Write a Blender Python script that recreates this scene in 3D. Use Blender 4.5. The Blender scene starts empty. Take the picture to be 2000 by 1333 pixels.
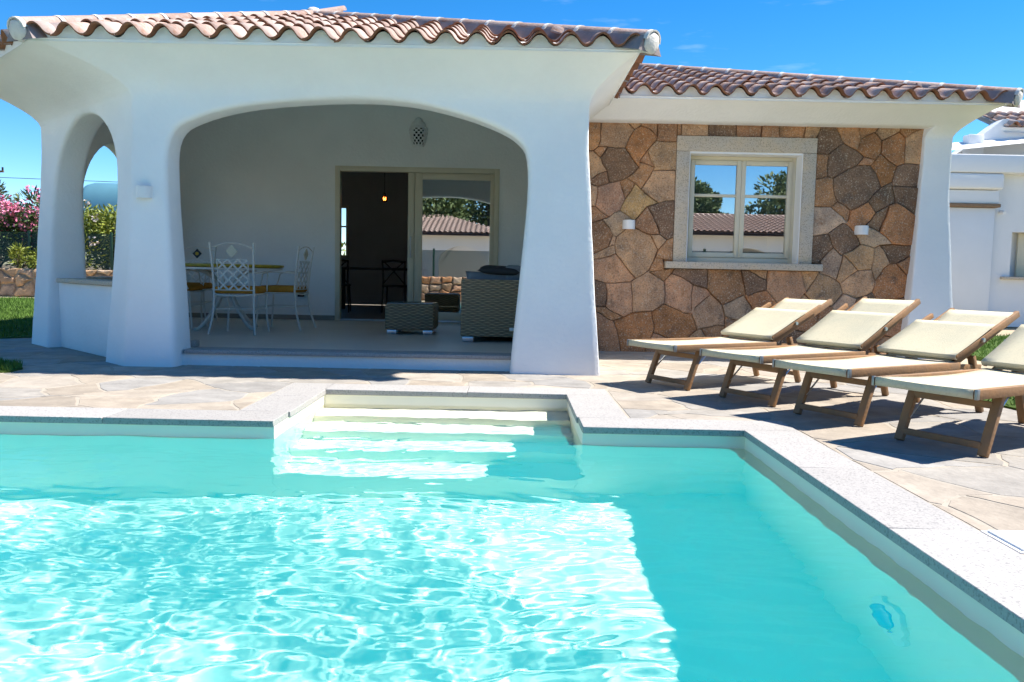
import bpy, bmesh, math, random
from mathutils import Vector, Matrix, noise

random.seed(7)
sc = bpy.context.scene
COL = sc.collection
PI = math.pi

# ------------------------------------------------------------------ camera
cam = bpy.data.cameras.new('camera')
camo = bpy.data.objects.new('camera', cam)
COL.objects.link(camo)
cam.sensor_width = 36.0
cam.lens = 28.8
cam.clip_end = 2000
cam.clip_start = 0.02
_roll, _pitch, _yaw = math.radians(1.15), math.radians(4.77), math.radians(-0.096)
camo.matrix_world = (Matrix.Translation((0, 0, 0.86)) @ Matrix.Rotation(_yaw, 4, 'Z')
                     @ Matrix.Rotation(PI / 2 - _pitch, 4, 'X') @ Matrix.Rotation(_roll, 4, 'Z'))
sc.camera = camo

# ------------------------------------------------------------------ sky, sun, exposure
SUN = Vector((0.75, 0.10, 1.0)).normalized()
world = bpy.data.worlds.new('World')
sc.world = world
world.use_nodes = True
wn = world.node_tree
sky = wn.nodes.new('ShaderNodeTexSky')
sky.sky_type = 'NISHITA'
sky.sun_disc = False
sky.sun_elevation = math.asin(SUN.z)
sky.sun_rotation = math.atan2(SUN.x, SUN.y)
sky.altitude = 2200
sky.air_density = 1.0
sky.dust_density = 0.05
sky.ozone_density = 3.0
hs = wn.nodes.new('ShaderNodeHueSaturation')
hs.inputs['Saturation'].default_value = 1.38
wn.links.new(sky.outputs[0], hs.inputs['Color'])
# thin high cloud veils
tc = wn.nodes.new('ShaderNodeTexCoord')
mp = wn.nodes.new('ShaderNodeMapping')
mp.inputs['Scale'].default_value = (1.6, 1.6, 9.0)
mp.inputs['Rotation'].default_value = (0.25, 0.1, 0.4)
nz = wn.nodes.new('ShaderNodeTexNoise')
nz.inputs['Scale'].default_value = 1.7
nz.inputs['Detail'].default_value = 6
nz.inputs['Roughness'].default_value = 0.62
rp = wn.nodes.new('ShaderNodeValToRGB')
rp.color_ramp.elements[0].position = 0.62
rp.color_ramp.elements[1].position = 0.85
rp.color_ramp.elements[1].color = (0.3, 0.3, 0.3, 1)
mx = wn.nodes.new('ShaderNodeMix')
mx.data_type = 'RGBA'
mx.inputs[7].default_value = (7.5, 8.0, 8.6, 1)
wn.links.new(tc.outputs['Generated'], mp.inputs['Vector'])
wn.links.new(mp.outputs[0], nz.inputs['Vector'])
wn.links.new(nz.outputs['Fac'], rp.inputs['Fac'])
wn.links.new(rp.outputs['Color'], mx.inputs[0])
wn.links.new(hs.outputs[0], mx.inputs[6])
bg = wn.nodes['Background']
wn.links.new(mx.outputs[2], bg.inputs['Color'])
bg.inputs['Strength'].default_value = 0.096

sun = bpy.data.lights.new('sun', 'SUN')
sun.energy = 4.75
sun.angle = math.radians(0.9)
sun.color = (1.0, 0.95, 0.87)
suno = bpy.data.objects.new('sun', sun)
COL.objects.link(suno)
suno.rotation_euler = SUN.to_track_quat('Z', 'Y').to_euler()
sun.cycles.is_caustics_light = True

vs = sc.view_settings
vs.view_transform = 'Standard'
vs.look = 'None'
vs.exposure = 1.25
vs.gamma = 1.0
vs.use_curve_mapping = False
cy = sc.cycles
cy.use_denoising = True
cy.caustics_refractive = True
cy.caustics_reflective = False
cy.max_bounces = 12
cy.diffuse_bounces = 6
cy.glossy_bounces = 4
cy.transmission_bounces = 6
cy.transparent_max_bounces = 8
cy.sample_clamp_indirect = 10.0


# ------------------------------------------------------------------ materials
def mat(name, col, rough=0.7, var=0.15, vscale=6.0, col2=None, bump=0.0, bscale=60.0, metal=0.0, spec=0.4,
        obj=False, rand=0.0, speck=None, detail=6.0, sheen=0.0):
    m = bpy.data.materials.new(name)
    m.use_nodes = True
    nt = m.node_tree
    N, L = nt.nodes, nt.links
    b = N['Principled BSDF']
    b.inputs['Roughness'].default_value = rough
    b.inputs['Metallic'].default_value = metal
    b.inputs['Specular IOR Level'].default_value = spec
    t = N.new('ShaderNodeTexCoord')
    n1 = N.new('ShaderNodeTexNoise')
    n1.inputs['Scale'].default_value = vscale
    n1.inputs['Detail'].default_value = detail
    n1.inputs['Roughness'].default_value = 0.6
    L.new(t.outputs['Object'], n1.inputs['Vector'])
    r = N.new('ShaderNodeMapRange')
    r.inputs[1].default_value = 0.3
    r.inputs[2].default_value = 0.7
    L.new(n1.outputs['Fac'], r.inputs[0])
    mixn = N.new('ShaderNodeMix')
    mixn.data_type = 'RGBA'
    L.new(r.outputs[0], mixn.inputs[0])
    c2 = col2 or tuple(c * (1 - var) for c in col)
    mixn.inputs[6].default_value = (*col, 1)
    mixn.inputs[7].default_value = (*c2, 1)
    cur = mixn.outputs[2]
    if obj:
        oi = N.new('ShaderNodeObjectInfo')
        mm = N.new('ShaderNodeMix')
        mm.data_type = 'RGBA'
        mm.blend_type = 'MULTIPLY'
        mm.inputs[0].default_value = 1.0
        L.new(cur, mm.inputs[6])
        L.new(oi.outputs['Color'], mm.inputs[7])
        cur = mm.outputs[2]
    if speck:
        sc_, amount, scol = speck
        n3 = N.new('ShaderNodeTexNoise')
        n3.inputs['Scale'].default_value = sc_
        n3.inputs['Detail'].default_value = 2
        L.new(t.outputs['Object'], n3.inputs['Vector'])
        rr = N.new('ShaderNodeMapRange')
        rr.inputs[1].default_value = 0.53
        rr.inputs[2].default_value = 0.66
        rr.inputs[4].default_value = amount
        L.new(n3.outputs['Fac'], rr.inputs[0])
        m3 = N.new('ShaderNodeMix')
        m3.data_type = 'RGBA'
        L.new(rr.outputs[0], m3.inputs[0])
        L.new(cur, m3.inputs[6])
        m3.inputs[7].default_value = (*scol, 1)
        cur = m3.outputs[2]
    if rand:
        oi = N.new('ShaderNodeObjectInfo')
        mr = N.new('ShaderNodeMapRange')
        mr.inputs[3].default_value = 1 - rand
        mr.inputs[4].default_value = 1 + rand
        L.new(oi.outputs['Random'], mr.inputs[0])
        hv = N.new('ShaderNodeHueSaturation')
        L.new(mr.outputs[0], hv.inputs['Value'])
        L.new(cur, hv.inputs['Color'])
        cur = hv.outputs[0]
    L.new(cur, b.inputs['Base Color'])
    if bump:
        n2 = N.new('ShaderNodeTexNoise')
        n2.inputs['Scale'].default_value = bscale
        n2.inputs['Detail'].default_value = 5
        L.new(t.outputs['Object'], n2.inputs['Vector'])
        bp = N.new('ShaderNodeBump')
        bp.inputs['Strength'].default_value = bump
        bp.inputs['Distance'].default_value = 0.01
        L.new(n2.outputs['Fac'], bp.inputs['Height'])
        L.new(bp.outputs[0], b.inputs['Normal'])
    return m


def wicker_mat(name, c1, c2):
    m = mat(name, c1, 0.55, 0.3, 30)
    nt = m.node_tree
    N, L = nt.nodes, nt.links
    b = N['Principled BSDF']
    t = N.new('ShaderNodeTexCoord')
    s = N.new('ShaderNodeSeparateXYZ')
    L.new(t.outputs['Object'], s.inputs[0])

    def op(o, a, bb):
        n = N.new('ShaderNodeMath')
        n.operation = o
        for i, v in enumerate((a, bb)):
            if isinstance(v, (int, float)):
                n.inputs[i].default_value = v
            elif v is not None:
                L.new(v, n.inputs[i])
        return n.outputs[0]
    xy = op('ADD', s.outputs[0], s.outputs[1])
    col = op('MULTIPLY', xy, PI / 0.05)
    row = op('MULTIPLY', s.outputs[2], PI / 0.018)
    sgn = op('SIGN', op('SINE', row, None), None)
    over = op('MULTIPLY', op('SINE', col, None), sgn)          # strand passes over / under the stakes
    rnd = op('ABSOLUTE', op('SINE', row, None), None)
    h = op('ADD', op('MULTIPLY', over, 0.45), rnd)
    mr = N.new('ShaderNodeMapRange')
    mr.inputs[1].default_value = -0.3
    mr.inputs[2].default_value = 1.3
    L.new(h, mr.inputs[0])
    mxn = N.new('ShaderNodeMix')
    mxn.data_type = 'RGBA'
    L.new(mr.outputs[0], mxn.inputs[0])
    mxn.inputs[6].default_value = (*c2, 1)
    mxn.inputs[7].default_value = (*c1, 1)
    n1 = N.new('ShaderNodeTexNoise')
    n1.inputs['Scale'].default_value = 45
    mp_ = N.new('ShaderNodeMapping')
    mp_.inputs['Scale'].default_value = (0.35, 0.35, 2.2)
    L.new(t.outputs['Object'], mp_.inputs[0])
    L.new(mp_.outputs[0], n1.inputs['Vector'])
    hv = N.new('ShaderNodeHueSaturation')
    mv = N.new('ShaderNodeMapRange')
    mv.inputs[3].default_value = 0.45
    mv.inputs[4].default_value = 1.5
    L.new(n1.outputs['Fac'], mv.inputs[0])
    L.new(mv.outputs[0], hv.inputs['Value'])
    L.new(mxn.outputs[2], hv.inputs['Color'])
    L.new(hv.outputs[0], b.inputs['Base Color'])
    bp = N.new('ShaderNodeBump')
    bp.inputs['Strength'].default_value = 0.9
    bp.inputs['Distance'].default_value = 0.006
    L.new(h, bp.inputs['Height'])
    L.new(bp.outputs[0], b.inputs['Normal'])
    return m


def pane_mat(name, refl=0.5, tint=(0.75, 0.85, 0.85)):
    m = bpy.data.materials.new(name)
    m.use_nodes = True
    nt = m.node_tree
    nt.nodes.clear()
    o = nt.nodes.new('ShaderNodeOutputMaterial')
    g = nt.nodes.new('ShaderNodeBsdfGlossy')
    g.inputs['Roughness'].default_value = 0.0
    g.inputs['Color'].default_value = (0.95, 0.97, 0.97, 1)
    tr = nt.nodes.new('ShaderNodeBsdfTransparent')
    tr.inputs['Color'].default_value = (*tint, 1)
    mxs = nt.nodes.new('ShaderNodeMixShader')
    mxs.inputs[0].default_value = refl
    nt.links.new(tr.outputs[0], mxs.inputs[1])
    nt.links.new(g.outputs[0], mxs.inputs[2])
    nt.links.new(mxs.outputs[0], o.inputs[0])
    return m


def glow_mat(name, col, s):
    m = bpy.data.materials.new(name)
    m.use_nodes = True
    b = m.node_tree.nodes['Principled BSDF']
    b.inputs['Emission Color'].default_value = (*col, 1)
    b.inputs['Emission Strength'].default_value = s
    return m


PLASTER = mat('plaster', (0.86, 0.86, 0.84), 0.9, 0.07, 1.6, bump=0.45, bscale=30, spec=0.15)
PLASTER2 = mat('plaster_far', (0.78, 0.78, 0.77), 0.9, 0.06, 1.2, bump=0.1, bscale=20, spec=0.15)
TILE = mat('roof_tile', (0.42, 0.235, 0.17), 0.85, 0.3, 17, col2=(0.42, 0.35, 0.32), bump=0.5, bscale=50, rand=0.18, spec=0.15)
_n, _l = TILE.node_tree.nodes, TILE.node_tree.links
_oi = _n.new('ShaderNodeObjectInfo')
_rp = _n.new('ShaderNodeValToRGB')
_rp.color_ramp.interpolation = 'LINEAR'
for _i, (_p, _c) in enumerate(((0.0, (.27, .125, .07)), (.25, (.36, .20, .135)), (.45, (.30, .19, .15)), (.65, (.40, .30, .25)), (.85, (.34, .17, .10)), (1.0, (.20, .115, .085)))):
    _e = _rp.color_ramp.elements[_i] if _i < 2 else _rp.color_ramp.elements.new(_p)
    _e.position = _p
    _e.color = (*_c, 1)
_l.new(_oi.outputs['Random'], _rp.inputs['Fac'])
_mixn = [n for n in _n if n.type == 'MIX'][0]
_l.new(_rp.outputs['Color'], _mixn.inputs[6])
CLAY = mat('dark_clay', (0.27, 0.115, 0.06), 0.9, 0.35, 25, col2=(0.20, 0.10, 0.065), spec=0.1, rand=0.2)  # darker, redder clay on the undersides and drip edges of the tiles
MORTARG = mat('mortar_grey', (0.30, 0.25, 0.24), 0.95, 0.25, 10, bump=0.5, bscale=40, spec=0.1)
MORTAR = mat('mortar', (0.66, 0.63, 0.58), 0.95, 0.2, 14, bump=0.5, bscale=60, spec=0.1)
STONE = mat('wall_stone', (1.6, 1.36, 1.14), 0.92, 0.5, 4.2, col2=(0.66, 0.65, 0.68), bump=1.0, bscale=45, obj=True,
            speck=(78, 0.5, (0.06, 0.042, 0.03)), spec=0.12, detail=9.0)
_n, _l = STONE.node_tree.nodes, STONE.node_tree.links
_pb = _n['Principled BSDF']
_src = _pb.inputs['Base Color'].links[0].from_socket
_tcn = [n for n in _n if n.type == 'TEX_COORD'][0]
for (_sc, _lo, _hi, _col, _amt) in ((6.0, .56, .68, (.27, .13, .055), .6), (4.5, .55, .68, (.10, .08, .065), .7), (70.0, .56, .68, (.60, .50, .38), .65)):
    _nn = _n.new('ShaderNodeTexNoise')
    _nn.inputs['Scale'].default_value = _sc
    _nn.inputs['Detail'].default_value = 7 if _sc < 50 else 2
    _nn.inputs['Roughness'].default_value = 0.68
    _mpn = _n.new('ShaderNodeMapping')
    _mpn.inputs['Location'].default_value = (_sc, 3.0 * _sc, 1.7)
    _l.new(_tcn.outputs['Object'], _mpn.inputs[0])
    _l.new(_mpn.outputs[0], _nn.inputs['Vector'])
    _mr = _n.new('ShaderNodeMapRange')
    _mr.inputs[1].default_value = _lo
    _mr.inputs[2].default_value = _hi
    _mr.inputs[4].default_value = _amt
    _l.new(_nn.outputs['Fac'], _mr.inputs[0])
    _mm = _n.new('ShaderNodeMix')
    _mm.data_type = 'RGBA'
    _l.new(_mr.outputs[0], _mm.inputs[0])
    _l.new(_src, _mm.inputs[6])
    _mm.inputs[7].default_value = (*_col, 1)
    _src = _mm.outputs[2]
_l.new(_src, _pb.inputs['Base Color'])
JOINT = mat('joint', (0.17, 0.12, 0.085), 0.95, 0.3, 20, spec=0.1)
PAVE = mat('paving_stone', (1.12, 1.09, 1.06), 0.8, 0.4, 5.0, col2=(0.74, 0.72, 0.70), bump=0.6, bscale=25, obj=True,
           speck=(60, 0.15, (0.25, 0.2, 0.16)), spec=0.25)
PAVEJ = mat('paving_joint', (0.38, 0.335, 0.275), 0.9, 0.15, 8, bump=0.3, bscale=60, spec=0.2)
GRANITE = mat('granite', (0.37, 0.35, 0.33), 0.75, 0.08, 4, bump=0.2, bscale=90, speck=(105, 0.7, (0.19, 0.185, 0.18)), spec=0.3, rand=0.07)
GRANITE_W = mat('window_granite', (0.58, 0.47, 0.33), 0.8, 0.2, 5, col2=(0.48, 0.44, 0.38), bump=0.3, bscale=80,
                speck=(95, 0.6, (0.17, 0.145, 0.12)), spec=0.2)
LINER = mat('pool_liner', (0.88, 0.83, 0.68), 0.75, 0.04, 2, spec=0.2)
SOIL = mat('soil', (0.42, 0.34, 0.25), 0.95, 0.4, 1.2, col2=(0.34, 0.29, 0.19), bump=0.4, bscale=12, spec=0.1)
LAWNM = mat('lawn_soil', (0.07, 0.11, 0.022), 0.95, 0.4, 3, col2=(0.04, 0.075, 0.014), bump=0.5, bscale=60, spec=0.1)
BLADE = mat('grass_blade', (0.11, 0.20, 0.03), 0.7, 0.4, 2.2, col2=(0.065, 0.13, 0.018), spec=0.2)
FLOORT = mat('porch_tile', (0.62, 0.56, 0.48), 0.42, 0.12, 2.2, bump=0.05, bscale=30, spec=0.5)
SKIRT = mat('skirting', (0.30, 0.28, 0.25), 0.5, 0.1, 4)
CREAM = mat('cream_lacquer', (0.66, 0.60, 0.45), 0.4, 0.05, 4, spec=0.5)
WHITEM = mat('white_metal', (0.74, 0.70, 0.62), 0.45, 0.12, 9, spec=0.5)
STEEL = mat('brushed_steel', (0.62, 0.63, 0.64), 0.3, 0.1, 8, metal=1.0)
DSTEEL = mat('dark_steel', (0.30, 0.29, 0.28), 0.45, 0.3, 20, metal=0.8)
WOOD = mat('teak', (0.34, 0.175, 0.07), 0.65, 0.4, 7, col2=(0.22, 0.135, 0.075), bump=0.3, bscale=50, spec=0.3)
DWOOD = mat('dark_wood', (0.05, 0.035, 0.025), 0.5, 0.3, 9)
CANVAS = mat('canvas', (0.60, 0.53, 0.37), 0.9, 0.14, 3.2, col2=(0.49, 0.46, 0.34), bump=0.5, bscale=160, spec=0.1, speck=(70, .25, (.40, .36, .25)))
CUSH = mat('orange_cushion', (0.62, 0.27, 0.04), 0.85, 0.3, 9, bump=0.2, bscale=120, spec=0.1)
YELLOW = mat('yellow_majolica', (0.52, 0.38, 0.03), 0.3, 0.3, 12, spec=0.5)
NAVY = mat('navy_majolica', (0.02, 0.03, 0.05), 0.25, 0.2, 12, spec=0.5)
IVORY = mat('ivory_majolica', (0.66, 0.60, 0.46), 0.3, 0.1, 12, spec=0.5)
GREYF = mat('grey_fabric', (0.22, 0.235, 0.25), 0.95, 0.15, 15, bump=0.3, bscale=200, spec=0.1)
DGREYF = mat('dark_grey_fabric', (0.045, 0.047, 0.05), 0.95, 0.15, 15, bump=0.3, bscale=200, spec=0.1)
CERAM = mat('white_ceramic', (0.74, 0.75, 0.74), 0.35, 0.04, 8, spec=0.5)
BLACKP = mat('black_plastic', (0.012, 0.012, 0.013), 0.4, 0.1, 10)
PLASTW = mat('white_plastic', (0.78, 0.78, 0.76), 0.45, 0.04, 8)
BLUEG = mat('blue_glass', (0.02, 0.22, 0.75), 0.2, 0.2, 12)
ROOMW = mat('room_wall', (0.55, 0.55, 0.53), 0.9, 0.08, 2)
ROOMF = mat('room_floor', (0.30, 0.28, 0.25), 0.5, 0.1, 2)
BLIND = mat('blind', (0.72, 0.74, 0.75), 0.9, 0.05, 6)
LEAF = mat('oleander_leaf', (0.085, 0.13, 0.035), 0.55, 0.5, 3.0, col2=(0.045, 0.085, 0.022), spec=0.4)
LEAFY = mat('yellow_leaf', (0.24, 0.26, 0.03), 0.55, 0.4, 3.0, col2=(0.13, 0.18, 0.025), spec=0.4)
LEAFT = mat('tree_leaf', (0.13, 0.17, 0.06), 0.6, 0.5, 1.0, col2=(0.08, 0.12, 0.045), spec=0.3)
FLOWER = mat('pink_flower', (0.70, 0.16, 0.30), 0.7, 0.3, 5, col2=(0.75, 0.33, 0.42), spec=0.2)
FLOWERW = mat('white_flower', (0.75, 0.62, 0.55), 0.7, 0.3, 5, spec=0.2)
BARK = mat('bark', (0.12, 0.09, 0.06), 0.9, 0.3, 8, bump=0.4, bscale=30)
NET = pane_mat('shade_net', 0.0, (0.30, 0.38, 0.36))
GREENP = mat('green_paint', (0.02, 0.06, 0.035), 0.5, 0.1, 8)
TANKM = mat('tank_steel', (0.16, 0.36, 0.42), 0.4, 0.15, 1.0, metal=0.3, spec=0.5)
BRICKM = mat('brick', (0.30, 0.19, 0.11), 0.9, 0.3, 8, bump=0.4, bscale=40)
WICKER = wicker_mat('wicker', (0.47, 0.35, 0.21), (0.085, 0.058, 0.034))
PANE = pane_mat('door_glass', 0.55, (0.55, 0.62, 0.62))
PANEW = pane_mat('window_glass', 0.5, (0.75, 0.8, 0.8))
GLASSTOP = pane_mat('glass_top', 0.25, (0.5, 0.6, 0.58))
_b = NET.node_tree.nodes
_d = _b.new('ShaderNodeBsdfDiffuse')
_d.inputs['Color'].default_value = (0.05, 0.085, 0.075, 1)
_mx = [n for n in _b if n.type == 'MIX_SHADER'][0]
_mx.inputs[0].default_value = 0.72
NET.node_tree.links.new(_d.outputs[0], _mx.inputs[2])
for n in _b:
    if n.type == 'BSDF_TRANSPARENT':
        n.inputs['Color'].default_value = (1, 1, 1, 1)


# ------------------------------------------------------------------ object helpers
def link(o, parent=None):
    COL.objects.link(o)
    if parent is not None:
        o.parent = parent
    return o


def meshob(name, verts, faces, m, parent=None, smooth=False, mats=None, mi=None):
    me = bpy.data.meshes.new(name)
    me.from_pydata([tuple(v) for v in verts], [], faces)
    me.update()
    for mm in (mats or [m]):
        me.materials.append(mm)
    if mi:
        me.polygons.foreach_set('material_index', mi)
    if smooth:
        me.polygons.foreach_set('use_smooth', [True] * len(me.polygons))
    return link(bpy.data.objects.new(name, me), parent)


def bmob(name, bm, m, parent=None, smooth=False, angle=None, mats=None):
    bmesh.ops.recalc_face_normals(bm, faces=bm.faces)
    me = bpy.data.meshes.new(name)
    bm.to_mesh(me)
    bm.free()
    for mm in (mats or [m]):
        me.materials.append(mm)
    if smooth:
        me.polygons.foreach_set('use_smooth', [True] * len(me.polygons))
        if angle:
            me.set_sharp_from_angle(angle=math.radians(angle))
    return link(bpy.data.objects.new(name, me), parent)


def tag(o, label=None, cat=None, group=None, kind=None):
    if label:
        o['label'] = label
    if cat:
        o['category'] = cat
    if group:
        o['group'] = group
    if kind:
        o['kind'] = kind
    return o


def empty(name, loc=(0, 0, 0), rz=0.0):
    o = bpy.data.objects.new(name, None)
    o.empty_display_size = 0.1
    o.location = loc
    o.rotation_euler = (0, 0, rz)
    return link(o)


def thing(name, label, cat, loc=(0, 0, 0), rz=0.0, group=None):
    return tag(empty(name, loc, rz), label, cat, group)


def copy_tree(o, parent=None):
    c = o.copy()
    COL.objects.link(c)
    c.parent = parent
    for ch in list(o.children):
        copy_tree(ch, c)
    return c


def box(bm, x0, x1, y0, y1, z0, z1, bev=0.0, mtx=None, seg=2):
    g = bmesh.ops.create_cube(bm, size=1.0)
    vv = g['verts']
    for v in vv:
        v.co = Vector(((x0 + x1) / 2 + v.co.x * (x1 - x0), (y0 + y1) / 2 + v.co.y * (y1 - y0), (z0 + z1) / 2 + v.co.z * (z1 - z0)))
    if bev:
        es = list({e for v in vv for e in v.link_edges})
        r = bmesh.ops.bevel(bm, geom=es, offset=bev, segments=seg, profile=0.5, affect='EDGES', clamp_overlap=True)
        vv = list({v for f in r['faces'] for v in f.verts} | {v for v in vv if v.is_valid})
    if mtx is not None:
        for v in vv:
            v.co = mtx @ v.co
    return vv


def boxob(name, x0, x1, y0, y1, z0, z1, m, parent=None, bev=0.0, seg=2):
    bm = bmesh.new()
    box(bm, x0, x1, y0, y1, z0, z1, bev, seg=seg)
    return bmob(name, bm, m, parent, smooth=bev > 0, angle=40)


def beam(bm, a, b, w, h, up=(0, 0, 1), bev=0.0):
    a, b = Vector(a), Vector(b)
    d = b - a
    ln = d.length
    y = d.normalized()
    x = y.cross(Vector(up))
    if x.length < 1e-5:
        x = y.cross(Vector((1, 0, 0)))
    x.normalize()
    z = x.cross(y)
    mt = Matrix.Translation(a) @ Matrix((x, y, z)).transposed().to_4x4()
    return box(bm, -w / 2, w / 2, 0, ln, -h / 2, h / 2, bev, mt)


def tube(bm, pts, r, n=8, cap=True):
    pts = [Vector(p) for p in pts]
    rs = r if isinstance(r, (list, tuple)) else [r] * len(pts)
    rings = []
    prev = None
    for i, p in enumerate(pts):
        d = (pts[min(i + 1, len(pts) - 1)] - pts[max(i - 1, 0)]).normalized()
        if prev is None:
            u = d.cross(Vector((0, 0, 1)))
            if u.length < 1e-4:
                u = d.cross(Vector((0, 1, 0)))
        else:
            u = prev - d * prev.dot(d)
        u.normalize()
        prev = u
        w = d.cross(u)
        rings.append([bm.verts.new(p + (u * math.cos(2 * PI * k / n) + w * math.sin(2 * PI * k / n)) * rs[i]) for k in range(n)])
    for a, b in zip(rings, rings[1:]):
        for k in range(n):
            bm.faces.new((a[k], a[(k + 1) % n], b[(k + 1) % n], b[k]))
    if cap:
        bm.faces.new(rings[0][::-1])
        bm.faces.new(rings[-1])


def tubeob(name, pts, r, m, parent=None, n=8):
    bm = bmesh.new()
    tube(bm, pts, r, n)
    return bmob(name, bm, m, parent, smooth=True, angle=50)


def lathe(bm, prof, n=24, cx=0, cy=0):
    rings = []
    for r, z in prof:
        rings.append([bm.verts.new((cx + r * math.cos(2 * PI * k / n), cy + r * math.sin(2 * PI * k / n), z)) for k in range(n)])
    for a, b in zip(rings, rings[1:]):
        for k in range(n):
            bm.faces.new((a[k], a[(k + 1) % n], b[(k + 1) % n], b[k]))
    bm.faces.new(rings[0][::-1])
    bm.faces.new(rings[-1])


def crom(pts, n=6, closed=False):
    out = []
    P = [Vector(p) for p in pts]
    for i in range(len(P) - 1):
        p0, p1, p2, p3 = P[max(i - 1, 0)], P[i], P[i + 1], P[min(i + 2, len(P) - 1)]
        for k in range(n):
            t = k / n
            out.append(0.5 * ((2 * p1) + (p2 - p0) * t + (2 * p0 - 5 * p1 + 4 * p2 - p3) * t * t + (3 * p1 - p0 - 3 * p2 + p3) * t ** 3))
    out.append(P[-1])
    return out


# ------------------------------------------------------------------ polygons (stone cells)
def clip(poly, a, b, c):
    """keep a*x+b*y <= c"""
    out = []
    for i in range(len(poly)):
        p, q = poly[i], poly[(i + 1) % len(poly)]
        dp, dq = a * p[0] + b * p[1] - c, a * q[0] + b * q[1] - c
        if dp <= 0:
            out.append(p)
        if (dp < 0 < dq) or (dq < 0 < dp):
            t = dp / (dp - dq)
            out.append((p[0] + (q[0] - p[0]) * t, p[1] + (q[1] - p[1]) * t))
    return out


def area(p):
    return 0.5 * abs(sum(p[i][0] * p[(i + 1) % len(p)][1] - p[(i + 1) % len(p)][0] * p[i][1] for i in range(len(p))))


def centroid(p):
    return (sum(v[0] for v in p) / len(p), sum(v[1] for v in p) / len(p))


def cells(seeds, rect, reach=3.0):
    """power diagram; seeds (x, y, w)"""
    out = []
    x0, x1, y0, y1 = rect
    for i, (px, py, w) in enumerate(seeds):
        poly = [(x0, y0), (x1, y0), (x1, y1), (x0, y1)]
        for j, (qx, qy, w2) in enumerate(seeds):
            if i == j or abs(qx - px) > reach or abs(qy - py) > reach:
                continue
            poly = clip(poly, 2 * (qx - px), 2 * (qy - py), qx * qx + qy * qy - px * px - py * py - w2 + w)
            if len(poly) < 3:
                break
        out.append(poly if len(poly) >= 3 else None)
    return out


def minus_rect(polys, r):
    x0, x1, y0, y1 = r
    hp = ((1, 0, x0), (-1, 0, -x1), (0, -1, -y1), (0, 1, y0))
    res = []
    for p in polys:
        rest = p
        inner = p
        for (a, b, c) in hp:
            inner = clip(inner, -a, -b, -c) if len(inner) >= 3 else []
        if len(inner) < 3 or area(inner) < 1e-4:
            res.append(p)
            continue
        left = list(hp)
        while left and len(rest) >= 3:
            best = max(left, key=lambda h: (lambda k: area(k) if len(k) >= 3 else 0)(clip(rest, *h)))
            k = clip(rest, *best)
            if len(k) >= 3 and area(k) > 1e-5:
                res.append(k)
            rest = clip(rest, -best[0], -best[1], -best[2])
            left.remove(best)
    return res


def shrink(poly, g):
    cx, cy = centroid(poly)
    out = poly
    n = len(poly)
    for i in range(n):
        p, q = poly[i], poly[(i + 1) % n]
        a, b = q[1] - p[1], p[0] - q[0]
        l = math.hypot(a, b)
        if l < 1e-6:
            continue
        a, b = a / l, b / l
        c = a * p[0] + b * p[1]
        if a * cx + b * cy > c:
            a, b, c = -a, -b, -c
        out = clip(out, a, b, c - g)
        if len(out) < 3:
            return None
    return out


def inset(poly, g):
    """move every corner inwards along its bisector (works for bent outlines too)"""
    p = [poly[i] for i in range(len(poly)) if math.dist(poly[i], poly[i - 1]) > 0.004]
    n = len(p)
    if n < 3:
        return None
    A = sum(p[i][0] * p[(i + 1) % n][1] - p[(i + 1) % n][0] * p[i][1] for i in range(n))
    sg = 1 if A > 0 else -1
    out = []
    for i in range(n):
        a, b, c = p[i - 1], p[i], p[(i + 1) % n]
        d1, d2 = math.dist(a, b), math.dist(b, c)
        n1 = (-(b[1] - a[1]) / d1 * sg, (b[0] - a[0]) / d1 * sg)
        n2 = (-(c[1] - b[1]) / d2 * sg, (c[0] - b[0]) / d2 * sg)
        mx, my = n1[0] + n2[0], n1[1] + n2[1]
        l = math.hypot(mx, my)
        if l < 0.3:
            out.append((b[0] + n1[0] * g, b[1] + n1[1] * g))
            continue
        k = min(2.2, 2 / (l * l) * l) * g / l
        out.append((b[0] + mx * k, b[1] + my * k))
    return out


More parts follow.
